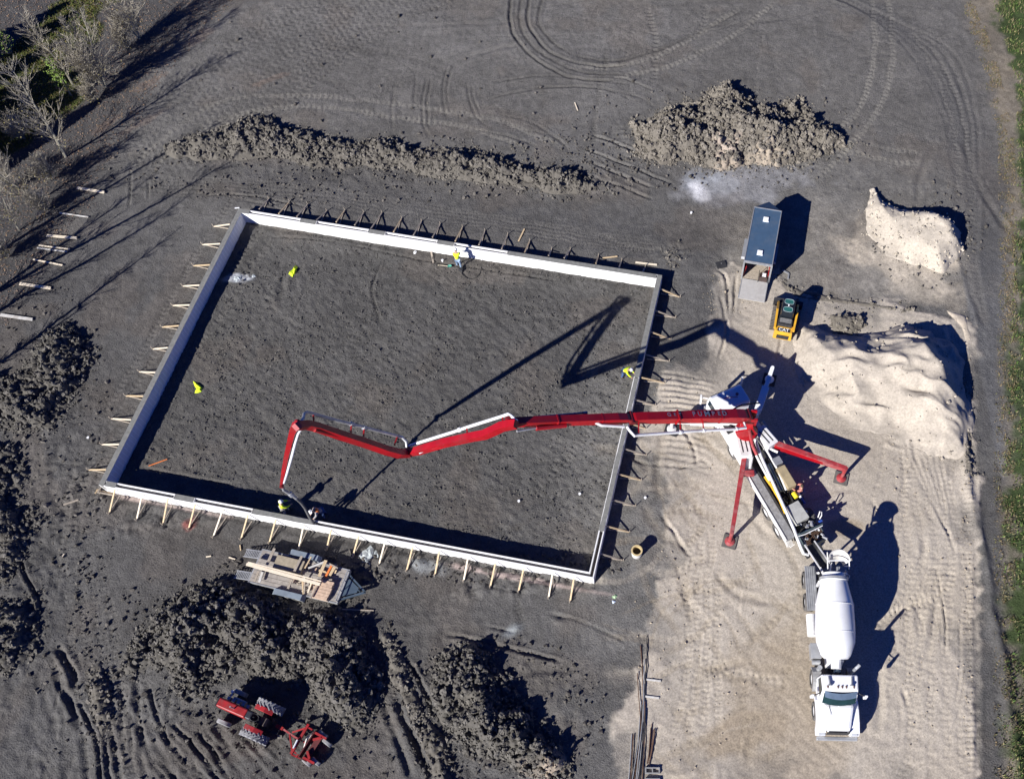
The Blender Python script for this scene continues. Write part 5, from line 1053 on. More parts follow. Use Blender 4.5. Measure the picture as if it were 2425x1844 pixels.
pipe(s2, [P(1478, 1010, z2(1478)), P(1430, 1007, z2(1430)), P(1424, 1007, z2(1424)), P(1408, 999, z2(1408)), P(1398, 992, z2(1398) - .3)], .085)
q = MB(); q.cyl(P(1270, 987, z2(1270)), P(1385, 977, z2(1385)), .06, n=8); q.cyl(P(1380, 978, z2(1380)), P(1390, 977, z2(1390)), .1, n=8); sub(q, 'far_pipe', mat('blue_grey_steel', (.12, .17, .22)), s2, origin=org)
q = MB(); q.cyl(P(1224, 1021, z2(1224)), P(1270, 1013, z2(1270)), .06, n=8); sub(q, 'cylinder_rod', steel, s2, origin=org)
q = MB(); q.cyl(P(1270, 1014, z2(1270)), P(1340, 1007, z2(1340)), .13, n=10); sub(q, 'boom_cylinder', red, s2, origin=org)
z3 = lambda x: zz(J2, J3, 1205, 968, x)
s3, sd3, u3 = section(J2, J3, .42, .46, .36, .40, path=[P(x, y, z3(x)) for x, y in [(1222, 1004), (1205, 1006), (1188, 1010), (1168, 1020), (1148, 1029), (1120, 1034), (1050, 1049), (990, 1067), (964, 1072)]])
pipe(s3, [P(968, 1056, z3(968)), P(985, 1050, z3(985)), P(1075, 1022, z3(1075)), P(1110, 1010, z3(1110)), P(1190, 985, z3(1190)), P(1204, 980, z3(1204)), P(1212, 985, z3(1212)), P(1219, 994, z3(1216)), P(1228, 998, z2(1228))], .085, [(P(1190, 985, z3(1190)), P(1191, 1003, z3(1191))), (P(1105, 1012, z3(1105)), P(1107, 1028, z3(1107)))], m_=whitec, collars=[(P(1086, 1018, z3(1086)), P(1092, 1016, z3(1092)))])
q = MB(); q.cyl(P(993, 1072, z3(993)), P(1025, 1060, z3(1025)), .055, n=8); sub(q, 'cylinder_rod', whitec, s3, origin=org)
q = MB(); q.cyl(P(1025, 1061, z3(1025)), P(1085, 1040, z3(1085)), .1, n=10); sub(q, 'boom_cylinder', red, s3, origin=org)
z4 = lambda x: zz(J3, J4, 968, 706, x)
s4, sd4, u4 = section(J3, J4, .40, .40, .34, .36, path=[P(x, y, z4(x)) for x, y in [(972, 1073), (945, 1074), (915, 1066), (860, 1047), (800, 1028), (750, 1011), (728, 1006), (706, 1008), (700, 1012)]])
pipe(s4, [P(964, 1058, 6.7), P(962, 1045, z4(960)), P(952, 1035, z4(952)), P(940, 1032, z4(940)), P(860, 1011, z4(860)), P(800, 996, z4(800)), P(740, 979, z4(740)), P(727, 976, z4(727)), P(720, 980, z4(720)), P(718, 992, z4(715)), P(712, 1000, 13.1)], .085,
     [(P(832, 1004, z4(832)), P(831, 1026, z4(831))), (P(862, 1013, z4(862)), P(861, 1035, z4(861))), (P(742, 980, z4(742)), P(743, 996, z4(743))), (P(941, 1033, z4(941)), P(934, 1054, z4(934)))], m_=alum, collars=[(P(830, 1003, z4(830)), P(838, 1006, z4(838))), (P(860, 1012, z4(860)), P(866, 1014, z4(866)))])
q = MB(); q.cyl(P(745, 1018, z4(745)), P(800, 1032, z4(800)), .1, n=10); sub(q, 'boom_cylinder', red, s4, origin=org)
z5 = lambda y: zz(J4, J5, 1006, 1146, y)
s5, sd5, u5 = section(J4, J5, .30, .34, .16, .18, path=[P(x, y, z5(y)) for x, y in [(708, 1004), (699, 1008), (692, 1022), (686, 1046), (678, 1080), (672, 1112), (666, 1146)]])
pipe(s5, [P(714, 1012, 12.9), P(706, 1026, z5(1026)), P(700, 1045, z5(1045)), P(691, 1080, z5(1080)), P(681, 1115, z5(1115)), P(672, 1142, z5(1142))], .085, None, m_=whitec)
m = MB(); m.tube([P(672, 1140, 5.9), P(668, 1150, 5.6), P(672, 1160, 5.2), P(690, 1171, 4.4), P(702, 1180, 4.0)], .09, 10); m.cyl(P(686, 1168, 4.6), P(692, 1173, 4.4), .15, n=10); m.build('end_elbow', alum, pt, smooth=True)
m = MB(); m.tube([P(700, 1179, 4.0), P(712, 1189, 3.4), P(722, 1202, 2.7), P(732, 1222, 1.8), P(742, 1238, 1.1), P(744, 1241, .85)], .085, 10); m.build('rubber_hose', mat('grey_rubber_hose', (.10, .10, .10), .7), pt, smooth=True)

# ------------------------------------------------------------------ mixer truck
FM = F((11.05, 12.0), (-.02, -1)); mo = FM(0, 0, 0)
mx = thing('concrete_mixer_truck', mo, 'white concrete mixer truck backed up to the pump hopper on the sand', 'mixer truck')
m = MB(); FM.box(m, -4.3, 4.0, .3, .45, .75, 1.05); FM.box(m, -4.3, 4.0, -.45, -.3, .75, 1.05); FM.box(m, -4, 3.5, -.295, .295, .8, .9); m.build('chassis', dark, mx)
for f in (-3.9, -2.6, 1.75, 3.45):
    for s in (1, -1): wheel(mx, FM(f, s * 1.0, .52), FM.w * s, .52, .52 if f < 0 else .32)
for s in (-1, 1):
    m = MB(); FM.box(m, -4.55, -1.95, min(s * .62, s * 1.22), max(s * .62, s * 1.22), 1.12, 1.2)
    for k in range(5): FM.box(m, -4.5, -2.0, min(s * (.68 + k * .12), s * (.71 + k * .12)), max(s * (.68 + k * .12), s * (.71 + k * .12)), 1.201, 1.225)
    m.build('rear_fender', alum, mx)
    m = MB(); FM.prof(m, [(1.15, .9), (1.25, 1.2), (1.5, 1.38), (2.05, 1.38), (2.35, 1.15), (2.45, .8), (2.35, .8), (2.2, 1.1), (2.0, 1.28), (1.5, 1.28), (1.32, 1.1), (1.25, .9)], min(s * .72, s * 1.2), max(s * .72, s * 1.2)); m.build('axle_fender', greyp, mx)
m = MB(); m.cyl(FM(-1.75, -1.0, .95), FM(-.55, -1.0, .95), .28, n=18); m.build('water_tank', white, mx, smooth=True)
m = MB(); m.cyl(FM(-1.75, 1.0, .95), FM(-.55, 1.0, .95), .28, n=18); m.build('fuel_tank', alum, mx, smooth=True)
m = MB(); FM.box(m, -.1, .75, -1.2, -.62, .7, 1.25); m.build('battery_box', alum, mx, bevel=.03)
m = MB(); m.cyl(FM(.95, -1.15, 1.1), FM(.95, -.7, 1.1), .14, n=12); m.build('air_tank', steel, mx)
m = MB(); m.cyl(FM(1.35, -.85, 1.2), FM(1.35, -.85, 1.75), .13, n=14); m.build('air_cleaner', alum, mx)
dA, dB = V(11.15, 15.55, 3.05), V(10.95, 10.95, 2.4); dax = (dB - dA).normalized()
m = MB(); m.lathe(dA, dax, [(0, .50), (.0, .62), (.22, .66), (.24, .74), (.40, .76), (.42, .73), (1.7, 1.04), (1.72, 1.045), (3.2, 1.08), (3.75, 1.05), (4.45, .80), (4.6, .66), (4.65, .3)], n=48); drum = m.build('drum', mat('drum_white', (.78, .79, .80), .3, var=.02, dirt=(.55, .53, .5), dirt_amt=.25, coat=.3), mx, smooth=True)
m = MB(); m.lathe(dA, dax, [(.24, .765), (.24, .79), (.40, .80), (.40, .765)], n=48, cap=False); sub(m, 'drum_ring', steel, drum, origin=mo)
m = MB()
for k in (1.71, 3.2): m.lathe(dA, dax, [(k, 1.05 if k < 2 else 1.08), (k + .005, 1.062 if k < 2 else 1.092), (k + .03, 1.062 if k < 2 else 1.092), (k + .035, 1.05 if k < 2 else 1.08)], n=48, cap=False)
sub(m, 'weld_seam', white, drum, origin=mo)
m = MB(); FM.box(m, .6, 1.25, -.45, .45, 1.0, 2.3, .1, .1); m.cyl(dB, dB + dax * .5, .28, n=14); m.build('drum_pedestal', white, mx); m = MB(); m.cyl(FM(1.3, 0, 2.1), FM(1.65, 0, 2.1), .2, n=14); m.build('drum_motor', mat('blue_grey_steel', (.12, .17, .22)), mx)
m = MB()
for s in (-1, 1): m.bar(FM(-3.4, s * .55, 1.0), FM(-3.2, s * .7, 2.6), .12, .12); m.bar(FM(-4.2, s * .5, 1.0), FM(-3.6, s * .78, 2.9), .1, .1)
m.build('drum_stand', white, mx)
# charge hopper, collector and chute
hp = P(1987, 1322, 3.5); m = MB(); n = 12; ring0 = []; ring1 = []
for k in range(n + 1):
    a = math.pi * k / n - .1; ring1.append(hp + V(.62 * math.cos(a), .62 * math.sin(a) - .1, .1)); ring0.append(hp + V(.36 * math.cos(a), .3 * math.sin(a) - .15, -.7))
m.add(ring0 + ring1, [(k, k + 1, n + 2 + k, n + 1 + k) for k in range(n)]); o = m.build('charge_hopper', dirtyw, mx, smooth=True); so = o.modifiers.new('thick', 'SOLIDIFY'); so.thickness = .03
m = MB(); m.bar(hp + V(-.62, -.12, .0), hp + V(.62, -.12, .0), .05, .06); m.bar(hp + V(-.6, -.5, -.4), hp + V(-.6, .4, -.1), .05, .08); m.bar(hp + V(.6, -.5, -.4), hp + V(.6, .3, -.1), .05, .08); m.build('hopper_frame', white, mx)
cA, cB = P(1953, 1338, 2.3), P(1917, 1285, 1.75); cd = (cB - cA).normalized(); cs = cd.cross(V(0, 0, 1)).normalized(); cu = cs.cross(cd); m = MB(); pr_ = []
for X_, k in ((cA, 1.1), (cB, 1.0)):
    pr_.append([X_ + cs * .30 * k * math.cos(a) - cu * .26 * k * math.sin(a) for a in [math.pi * q / 8 for q in range(9)]])
m.add(pr_[0] + pr_[1], [(k, k + 1, 10 + k, 9 + k) for k in range(8)]); o = m.build('discharge_chute', mat('chute_steel', (.05, .05, .05), .6), mx, smooth=True); so = o.modifiers.new('thick', 'SOLIDIFY'); so.thickness = .03
m = MB()
for s in (-1, 1): m.bar(cA + cs * .33 * s, cB + cs * .31 * s, .07, .07)
m.bar(cA + V(0, -.9, .0), cA + cs * -.3, .1, .1); m.bar(cA + V(.1, -1.0, .2), cA + V(.35, .2, .3), .08, .1); m.build('chute_rim', white, mx)
m = MB()
for y in (1331, 1360): m.tube([P(1992, y, 2.6), P(2008, y - 1, 2.6), P(2012, y + 3, 2.6), P(2010, y + 9, 2.5), P(2000, y + 9, 2.3)], .03, 6)
m.build('ladder_rail', white, mx, smooth=True)
m = MB(); m.bar(FM(-3.9, .95, 1.2), FM(-3.9, .85, 2.6), .05, .05); m.bar(FM(-3.5, .95, 1.2), FM(-3.5, .85, 2.6), .05, .05)
for k in range(6): m.bar(FM(-3.9, .94, 1.3 + k * .24), FM(-3.5, .94, 1.3 + k * .24), .03, .03)
m.build('ladder', steel, mx)
# cab and hood
co = FM(0, 0, 0)
m = MB(); b = [FM(1.85, -1.02, .9), FM(3.05, -1.02, .9), FM(3.05, 1.02, .9), FM(1.85, 1.02, .9)]; t = [FM(1.9, -.98, 2.62), FM(2.72, -.93, 2.66), FM(2.72, .93, 2.66), FM(1.9, .98, 2.62)]
q1 = [FM(1.85, -1.02, 1.75), FM(3.12, -1.0, 1.75), FM(3.12, 1.0, 1.75), FM(1.85, 1.02, 1.75)]; m.hexa(b, q1); m.hexa(q1, t); cabm = m.build('cab', whitec, mx, bevel=.07)
m = MB(); n = 8; lo = []; hi = []
for k in range(n + 1):
    l = -1 + 2 * k / n; bulge = .16 * (1 - l * l); lo.append(FM(3.22 + bulge, l * .90, 1.84)); hi.append(FM(2.74 + bulge * .9, l * .84, 2.56))
m.add(lo + hi, [(k, k + 1, n + 2 + k, n + 1 + k) for k in range(n)]); sub(m, 'windshield', mat('dark_teal_glass', (.012, .035, .04), .1, var=.2), cabm, origin=co, smooth=True)
m = MB(); v0 = [p + V(0, 0, .03) for p in hi]; v1 = [hi[k] + FM.u * .30 + V(0, 0, -.10) for k in range(n + 1)]; m.add(v0 + v1, [(k, k + 1, n + 2 + k, n + 1 + k) for k in range(n)]); o = sub(m, 'sun_visor', mat('smoked_visor', (.10, .14, .2), .2), cabm, origin=co); so = o.modifiers.new('thick', 'SOLIDIFY'); so.thickness = .02
for s in (-1, 1):
    m = MB(); m.add([FM(2.0, s * 1.015, 1.8), FM(2.95, s * 1.0, 1.8), FM(2.68, s * .965, 2.45), FM(2.0, s * .985, 2.45)], [(0, 1, 2, 3)]); sub(m, 'side_window', glass, cabm, origin=co)
    m = MB(); m.tube([FM(2.75, s * .98, 2.2), FM(2.85, s * 1.2, 2.15), FM(2.9, s * 1.38, 2.1)], .03, 6); sub(m, 'mirror_arm', dark, cabm, origin=co)
    m = MB(); FM.box(m, 2.85, 3.0, min(s * 1.33, s * 1.52), max(s * 1.33, s * 1.52), 1.75, 2.3, .03, .03); sub(m, 'mirror', whitec, cabm, origin=co, bevel=.02)
    m = MB(); m.cyl(FM(2.0, s * .62, 2.72), FM(2.4, s * .58, 2.74), .04, .05, n=8); m.cyl(FM(2.4, s * .58, 2.74), FM(2.5, s * .58, 2.74), .06, .12, n=10); m.cyl(FM(2.05, s * .62, 2.62), FM(2.05, s * .62, 2.72), .03, n=6); sub(m, 'air_horn', alum, cabm, origin=co)
for l in (-.68, -.14, .08, .30, .7):
    m = MB(); m.cyl(FM(2.5, l, 2.66), FM(2.62, l, 2.67), .055, .02, n=8); sub(m, 'marker_light', mat('amber_light', (.10, .05, .03), .4), cabm, origin=co)
m = MB(); z0 = [FM(3.10, -.92, 1.1), FM(4.65, -.62, .95), FM(4.65, .62, .95), FM(3.05, .92, 1.1)]; z1_ = [FM(3.30, -.84, 1.84), FM(4.60, -.60, 1.52), FM(4.60, .60, 1.52), FM(3.30, .84, 1.84)]; m.hexa(z0, z1_); hood = m.build('hood', whitec, mx, bevel=.16)
m = MB(); m.bar(FM(3.3, 0, 1.815), FM(4.55, 0, 1.535), .05, .02); sub(m, 'hood_crease', whitec, hood, origin=co)
for s in (-1, 1):
    m = MB(); pts = [(2.7, .95), (2.78, 1.15), (3.0, 1.32), (3.45, 1.42), (4.1, 1.36), (4.6, 1.18), (4.78, .95), (4.75, .6), (4.4, .6), (4.2, .9), (3.9, 1.12), (3.45, 1.2), (3.1, 1.12), (2.85, .9)]
    FM.prof(m, pts, min(s * .64, s * 1.16), max(s * .64, s * 1.16)); m.build('front_fender', whitec, mx, bevel=.05)
    m = MB(); FM.box(m, 4.60, 4.80, min(s * .68, s * 1.05), max(s * .68, s * 1.05), .92, 1.12); m.build('headlight', mat('lamp_lens', (.5, .52, .55), .1), mx, bevel=.03)
m = MB(); FM.box(m, 4.66, 4.70, -.58, .58, .75, 1.45); m.build('grille', dark, mx)
m = MB(); FM.box(m, 4.78, 4.98, -1.1, 1.1, .45, .72); m.build('bumper', alum, mx, bevel=.04)
m = MB(); m.cyl(FM(1.6, .85, 1.2), FM(1.6, .85, 2.9), .09, n=12); m.tube([FM(1.6, .85, 2.9), FM(1.55, .92, 3.0), FM(1.45, 1.02, 3.05)], .09, 10); m.build('exhaust_stack', alum, mx, smooth=True)
m = MB(); m.tube([FM(3.2, -.55, 1.85), FM(3.9, -.45, 1.78)], .012, 4); m.build('hood_cable', dark, mx)

# ------------------------------------------------------------------ enclosed trailer
FT = F((8.39, 37.3), (.205, .979)); to = FT(0, 0, 0); tw, tl_ = .96, 4.7
tr = thing('enclosed_trailer', to, 'blue grey roofed enclosed trailer with its rear ramp down on the sand', 'trailer')
panel = mat('trailer_panel', (.05, .06, .08), .4, var=.1, dirt=DIRT, dirt_amt=.3); roofm = mat('trailer_roof', (.075, .135, .22), .35, .3, var=.06, dirt=(.2, .22, .24), dirt_amt=.25)
m = MB()
for s in (-1, 1): FT.box(m, 0, tl_, min(s * tw, s * (tw - .04)), max(s * tw, s * (tw - .04)), .45, 2.25)
m.add([FT(tl_, tw, .45), FT(tl_ + .75, 0, .45), FT(tl_ + .75, 0, 2.2), FT(tl_, tw, 2.25)], [(0, 1, 2, 3)]); m.add([FT(tl_, -tw, .45), FT(tl_ + .75, 0, .45), FT(tl_ + .75, 0, 2.2), FT(tl_, -tw, 2.25)], [(3, 2, 1, 0)]); m.build('side_wall', panel, tr)
m = MB(); FT.box(m, 0, tl_ + .02, -tw + .041, tw - .041, .40, .45); m.build('floor', woodg, tr)
m = MB(); FT.box(m, .0, tl_, -tw - .01, tw + .01, 2.252, 2.30); rf = m.build('roof', roofm, tr)
m = MB(); m.add([FT(tl_, tw, 2.27), FT(tl_, -tw, 2.27), FT(tl_ + .75, 0, 2.2)], [(0, 1, 2)]); m.build('nose_cap', mat('nose_cap', (.02, .035, .07), .4), tr)
m = MB()
for s in (-1, 1): FT.box(m, -.01, tl_ + .01, min(s * (tw + .011), s * (tw - .04)), max(s * (tw + .011), s * (tw - .04)), 2.301, 2.33)
FT.box(m, -.02, .05, -tw + .041, tw - .041, 2.301, 2.33); FT.box(m, tl_ - .05, tl_ + .02, -tw + .041, tw - .041, 2.301, 2.33); sub(m, 'roof_trim', alum, rf, origin=to)
for f in (.85, 3.75):
    m = MB(); FT.box(m, f - .2, f + .2, -.2, .2, 2.301, 2.40, .04, .04); v = sub(m, 'roof_vent', whitec, rf, origin=to)
m = MB()
for s in (-1, 1): FT.box(m, -.08, -.001, min(s * (tw + .03), s * (tw - .08)), max(s * (tw + .03), s * (tw - .08)), .3, 2.3)
FT.box(m, -.08, -.001, -tw + .081, tw - .081, 2.2, 2.3); m.build('rear_frame', alum, tr)
m = MB(); a0 = [FT(-.1, tw - .06, .40), FT(-.1, -tw + .06, .40), FT(-1.62, -tw + .06, .17), FT(-1.62, tw - .06, .17)]; m.hexa([a0[0], a0[3], a0[2], a0[1]], [v + V(0, 0, .07) for v in (a0[0], a0[3], a0[2], a0[1])]); rp = m.build('ramp_door', mat('ramp_grey', (.36, .35, .34), .7, var=.08, dirt=DIRT, dirt_amt=.25), tr)
m = MB(); 
for s in (-1, 1): m.bar(a0[0 if s > 0 else 1] + V(0, 0, .08), a0[3 if s > 0 else 2] + V(0, 0, .08), .05, .03)
sub(m, 'ramp_edge', alum, rp, origin=to)
for f in (1.9, 2.7):
    for s in (-1, 1): wheel(tr, FT(f, s * (tw + .12), .34), FT.w * s, .34, .2)
for s in (-1, 1):
    m = MB(); FT.prof(m, [(1.4, .6), (1.5, .74), (3.1, .74), (3.2, .6), (3.1, .6), (3.05, .7), (1.55, .7), (1.5, .6)], min(s * (tw + .01), s * (tw + .25)), max(s * (tw + .01), s * (tw + .25))); m.build('wheel_fender', alum, tr)
m = MB(); m.bar(FT(tl_ + .1, .7, .42), FT(tl_ + 1.7, 0, .42), .08, .1); m.bar(FT(tl_ + .1, -.7, .42), FT(tl_ + 1.7, 0, .42), .08, .1); m.cyl(FT(tl_ + 1.5, 0, .05), FT(tl_ + 1.5, 0, .8), .04, n=8); m.build('tow_tongue', dark, tr)
m = MB()
for k in range(6): m.bar(FT(.15 + k * .3, -tw + .12, .5), FT(.15 + k * .3, -tw + .14, 1.5), .05, .05)
for k in range(5): m.bar(FT(.1 + k * .12, tw - .1, .5), FT(.12 + k * .12, tw - .22, 1.6), .05, .05)
m.build('tool_rack', red, tr)
g = FT(.12, -tw + .42, .45); FG = F(g, (.205, .979)); gn = thing('generator', g, 'dark brown generator standing in the right rear corner of the enclosed trailer', 'generator')
m = MB(); FG.box(m, -.25, .25, -.3, .3, 0, .42, .03, .03); m.build('housing', mat('brown_machine', (.06, .04, .035), .6), gn, bevel=.03); m = MB()
for s in (-1, 1): m.tube([FG(-.3, s * .33, 0), FG(-.3, s * .33, .55), FG(.3, s * .33, .55), FG(.3, s * .33, 0)], .02, 6)
m.build('frame', dark, gn); m = MB(); FG.box(m, -.1, .15, -.15, .1, .421, .5); m.build('tank_cap', whitec, gn)
p = PG(1708, 628); f = F(p, (1, .3)); m = MB(); f.box(m, -.35, .35, -.3, .3, -.02, .06); tag(m.build('rubber_mat', dark, None, origin=p), 'dark mat with a white scrap left of the trailer rear', 'mat')
m = MB(); a = PG(1858, 638, .1); m.bar(PG(1853, 640, .08), PG(1868, 648, .08), .12, .05); m.bar(PG(1868, 648, .08), PG(1866, 660, .08), .1, .05); tag(m.build('metal_bracket', steel, None, origin=a), 'bent grey bracket lying right of the trailer ramp', 'bracket')

# ------------------------------------------------------------------ compact track loader
a = P(1853, 796, .9); b = P(1868, 712, .9); FC = F(((a.x + b.x) / 2, (a.y + b.y) / 2, gz((a.x + b.x) / 2, (a.y + b.y) / 2)), ((b - a).x, (b - a).y)); lo = FC(0, 0, 0)
cl = thing('track_loader', lo, 'yellow and black compact track loader parked beside the sand mounds', 'track loader')
for s in (-1, 1):
    m = MB(); pts = [(-1.25, .25), (-1.0, .02), (1.0, .02), (1.25, .22), (1.1, .42), (-.9, .62), (-1.2, .5)]; FC.prof(m, pts, min(s * .58, s * .95), max(s * .58, s * .95)); tk = m.build('track', mat('sandy_track_rubber', (.28, .25, .21), .9, var=.3, dirt=(.36, .31, .25), dirt_amt=.7), cl)
    m = MB()
    for k in range(16):
        f = -.95 + k * .13; z = .605 - (f + .9) * .1; m.bar(FC(f, s * .60, z + .02), FC(f, s * .94, z + .02), .05, .04)
    sub(m, 'track_lugs', tyrem, tk, origin=lo)
m = MB(); FC.box(m, -1.2, 1.0, -.56, .56, .35, 1.0); m.build('body', dark, cl)
m = MB(); FC.box(m, -1.45, -.75, -.62, .62, .4, 1.22, .06, .05); eh = m.build('engine_cover', yellow, cl, bevel=.04)
m = MB(); FC.box(m, -1.462, -1.44, -.40, .40, .5, .9); m.build('rear_grille', dark, cl)
m = MB(); FC.box(m, -1.36, -1.08, -.42, .42, 1.221, 1.235); bp_ = m.build('badge_plate', dark, cl)
tn_ = textobj('CAT', 'lettering', whitec, cl, FC(-1.22, 0, 1.237), -FC.w, FC.u, .34, .006)
m = MB(); FC.box(m, -1.0, -.42, -.50, .50, 1.0, 1.45, .04, .04); m.build('cooling_pack', dark, cl, bevel=.02)
for k in range(7):
    pass
m = MB()
for k in range(7): FC.box(m, -.77 + k * .05, -.75 + k * .05, -.38, .38, 1.451, 1.465)
m.build('cooling_grate', greyp, cl)
m = MB(); FC.box(m, -.38, .78, -.46, .46, .95, 2.05, .06, .05); cb = m.build('cab', mat('black_cab', (.012, .016, .022), .3, coat=.3), cl, bevel=.05)
for f in (-.12, .5):
    m = MB(); ring = [FC(f + .19 * math.copysign(abs(math.cos(t)) ** .6, math.cos(t)), .30 * math.copysign(abs(math.sin(t)) ** .6, math.sin(t)), 2.058) for t in [6.283 * k / 20 for k in range(20)]]; m.add(ring, [tuple(range(20))]); sub(m, 'roof_window', gglass, cb, origin=lo)
    m = MB(); m.tube(ring + [ring[0]], .02, 6); sub(m, 'window_seal', mat('grey_seal', (.25, .32, .33), .6), cb, origin=lo)
m = MB(); m.cyl(FC(.2, .0, 2.05), FC(.2, 0, 2.11), .05, n=10); sub(m, 'roof_lamp', whitec, cb, origin=lo)
for s in (-1, 1):
    m = MB(); m.bar(FC(-1.2, s * .62, 1.25), FC(.2, s * .66, 1.32), .13, .2); m.bar(FC(.2, s * .66, 1.32), FC(1.15, s * .66, .85), .13, .18); m.bar(FC(1.15, s * .66, .85), FC(1.35, s * .6, .35), .12, .16); m.build('lift_arm', yellow, cl)
m = MB(); m.bar(FC(1.2, -.6, .45), FC(1.2, .6, .45), .12, .2); m.build('coupler', dark, cl)
m = MB(); FC.prof(m, [(1.35, .12), (1.95, .06), (1.98, .10), (1.45, .18), (1.42, .62), (1.6, .72), (1.58, .76), (1.35, .66)], -.98, .98); 
FC.prof(m, [(1.36, .13), (1.95, .08), (1.55, .72), (1.38, .64)], .94, .98); FC.prof(m, [(1.36, .13), (1.95, .08), (1.55, .72), (1.38, .64)], -.98, -.94); m.build('bucket', mat('worn_bucket_steel', (.035, .035, .04), .5, .4, var=.4), cl)

# ------------------------------------------------------------------ flatbed trailer with lumber
a = P(606, 1338, .62); b = P(812, 1388, .62); FL = F((a.x, a.y), ((b - a).x, (b - a).y)); L = ((b - a).to_2d()).length; fo = FL(0, 0, 0); hw = .98
fl = thing('flatbed_trailer', fo, 'flat trailer loaded with lumber below the lower wall', 'trailer')
deck = mat('worn_deck_boards', (.33, .30, .27), .85, var=.2, scale=6, dirt=(.16, .13, .11), dirt_amt=.6)
for k in range(8):
    w0 = -hw + k * (2 * hw / 8); m = MB(); FL.box(m, 0, L, w0 + .01, w0 + 2 * hw / 8 - .01, .56, .60); m.build('deck_plank', deck, fl)
m = MB()
for s in (-1, 1): FL.box(m, -.05, L + .05, min(s * hw, s * (hw + .06)), max(s * hw, s * (hw + .06)), .42, .62)
FL.box(m, L, L + .07, -hw, hw, .42, .66); FL.box(m, -.07, -.001, -hw, hw, .42, .6); m.build('steel_frame', steel, fl)
m = MB(); m.bar(FL(L, .8, .5), FL(L + 1.35, 0, .5), .1, .12); m.bar(FL(L, -.8, .5), FL(L + 1.35, 0, .5), .1, .12); m.add([FL(L + .05, .6, .57), FL(L + .05, -.6, .57), FL(L + .9, -.15, .57), FL(L + .9, .15, .57)], [(0, 1, 2, 3)]); m.cyl(FL(L + 1.0, 0, .1), FL(L + 1.0, 0, .95), .05, n=8); m.build('drawbar', mat('blue_grey_steel', (.12, .17, .22)), fl)
m = MB()
for l in (-.9, -.3, .3, .9): m.cyl(FL(L + .04, l, .66), FL(L + .04, l, .95), .03, n=6)
m.bar(FL(L + .04, -.95, .95), FL(L + .04, .95, .95), .05, .05); m.build('front_rail', steel, fl)
for s in (-1, 1):
    for f in (L * .40, L * .40 + .85): wheel(fl, FL(f, s * (hw + .24), .36), FL.w * s, .36, .2)
    m = MB(); c = L * .40 + .42; FL.prof(m, [(c - 1.0, .55), (c - .82, .80), (c + .82, .80), (c + 1.0, .55), (c + .93, .55), (c + .78, .74), (c - .78, .74), (c - .93, .55)], min(s * (hw + .07), s * (hw + .40)), max(s * (hw + .07), s * (hw + .40))); m.build('wheel_fender', mat('fender_grey_blue', (.20, .24, .28), .5), fl)
    m = MB()
    for k in range(9): f = -.15 - k * .12; m.bar(FL(f, s * .45, .50 - k * .045), FL(f, s * .9, .50 - k * .045), .05, .05)
    for l in (.45, .9): m.bar(FL(-.05, s * l, .52), FL(-1.2, s * l, .10), .05, .05)
    m.build('loading_ramp', steel, fl)
def lum(a, b, w, z, th, m_, label, name='lumber_board', cat='lumber', grp=None, zb=None):
    A = P(*a, z); B = P(*b, z if zb is None else zb); q = MB(); q.bar(A, B, w, th); return tag(q.build(name, m_, None, origin=A), label, cat, grp)
lum((584, 1335), (758, 1383), .16, 1.12, .09, woodw, 'long white beam along the lumber trailer, lower of two'); lum((588, 1331), (761, 1376), .07, 1.13, .09, woodw, 'long white beam along the lumber trailer, thin upper one')
tps = [FL(1.35, -.1, .6), FL(2.75, -.1, .6)]
stk = thing('plywood_stack', FL(2.0, .45, .6), 'stack of weathered panels on the upper rear deck of the lumber trailer', 'panel stack')
for k in range(6):
    f = FL(2.0 + rnd.uniform(-.03, .03), .42 + rnd.uniform(-.03, .03), 0); ff = F(f, (FL.u.x, FL.u.y)); m = MB(); ff.box(m, -.85, .85, -.38, .38, .602 + k * .062, .652 + k * .062); m.build('panel', mat('weathered_panel', (.34, .29, .21), .85, var=.2, scale=5), stk)
for k, (a, b, w, z, m_, lb) in enumerate([((650, 1298), (632, 1337), .16, .95, woodg, 'grey crosswise board at the rear of the lumber trailer load'), ((715, 1316), (697, 1353), .14, 1.05, woodg, 'grey crosswise board at the panel stack end'),
        ((690, 1372), (682, 1393), .14, .95, woodg, 'grey crosswise board at the lower fender of the lumber trailer'), ((737, 1318), (722, 1345), .08, 1.0, wood, 'thin crosswise stick in the middle of the lumber trailer'),
        ((772, 1326), (756, 1364), .18, 1.1, wood, 'tan crosswise board right of the middle of the lumber trailer'), ((787, 1335), (770, 1368), .12, .9, orangecloth, 'orange crosswise board on the lumber trailer'),
        ((796, 1336), (780, 1362), .2, .85, wood, 'tan board beside the orange one on the lumber trailer'), ((612, 1352), (603, 1376), .12, .8, woodg, 'short grey board at the rear left of the lumber trailer'), ((622, 1354), (614, 1378), .14, .8, dirtyw, 'short pale board at the rear left of the lumber trailer'),
        ((716, 1376), (718, 1406), .07, .85, wood, 'thin upright looking lath on the lower middle of the trailer'), ((722, 1377), (721, 1405), .06, .85, woodg, 'dark lath beside the thin one on the trailer'), ((737, 1381), (729, 1403), .09, .85, woodw, 'pale splintered stick left of the stacked blocks'),
        ((758, 1372), (735, 1416), .08, 1.0, woodg, 'long dark stick sloping off the trailer edge'), ((800, 1345), (772, 1330), .08, .95, woodg, 'grey diagonal board near the trailer front'), ((730, 1345), (768, 1330), .1, .8, dirtyw, 'pale diagonal board in the middle of the lumber trailer')]):
    lum(a, b, w, z, .05, m_, lb)
blk = thing('lumber_block_stack', FL(4.45, -.55, .6), 'neat stack of short pinkish boards at the front of the lumber trailer', 'lumber stack')
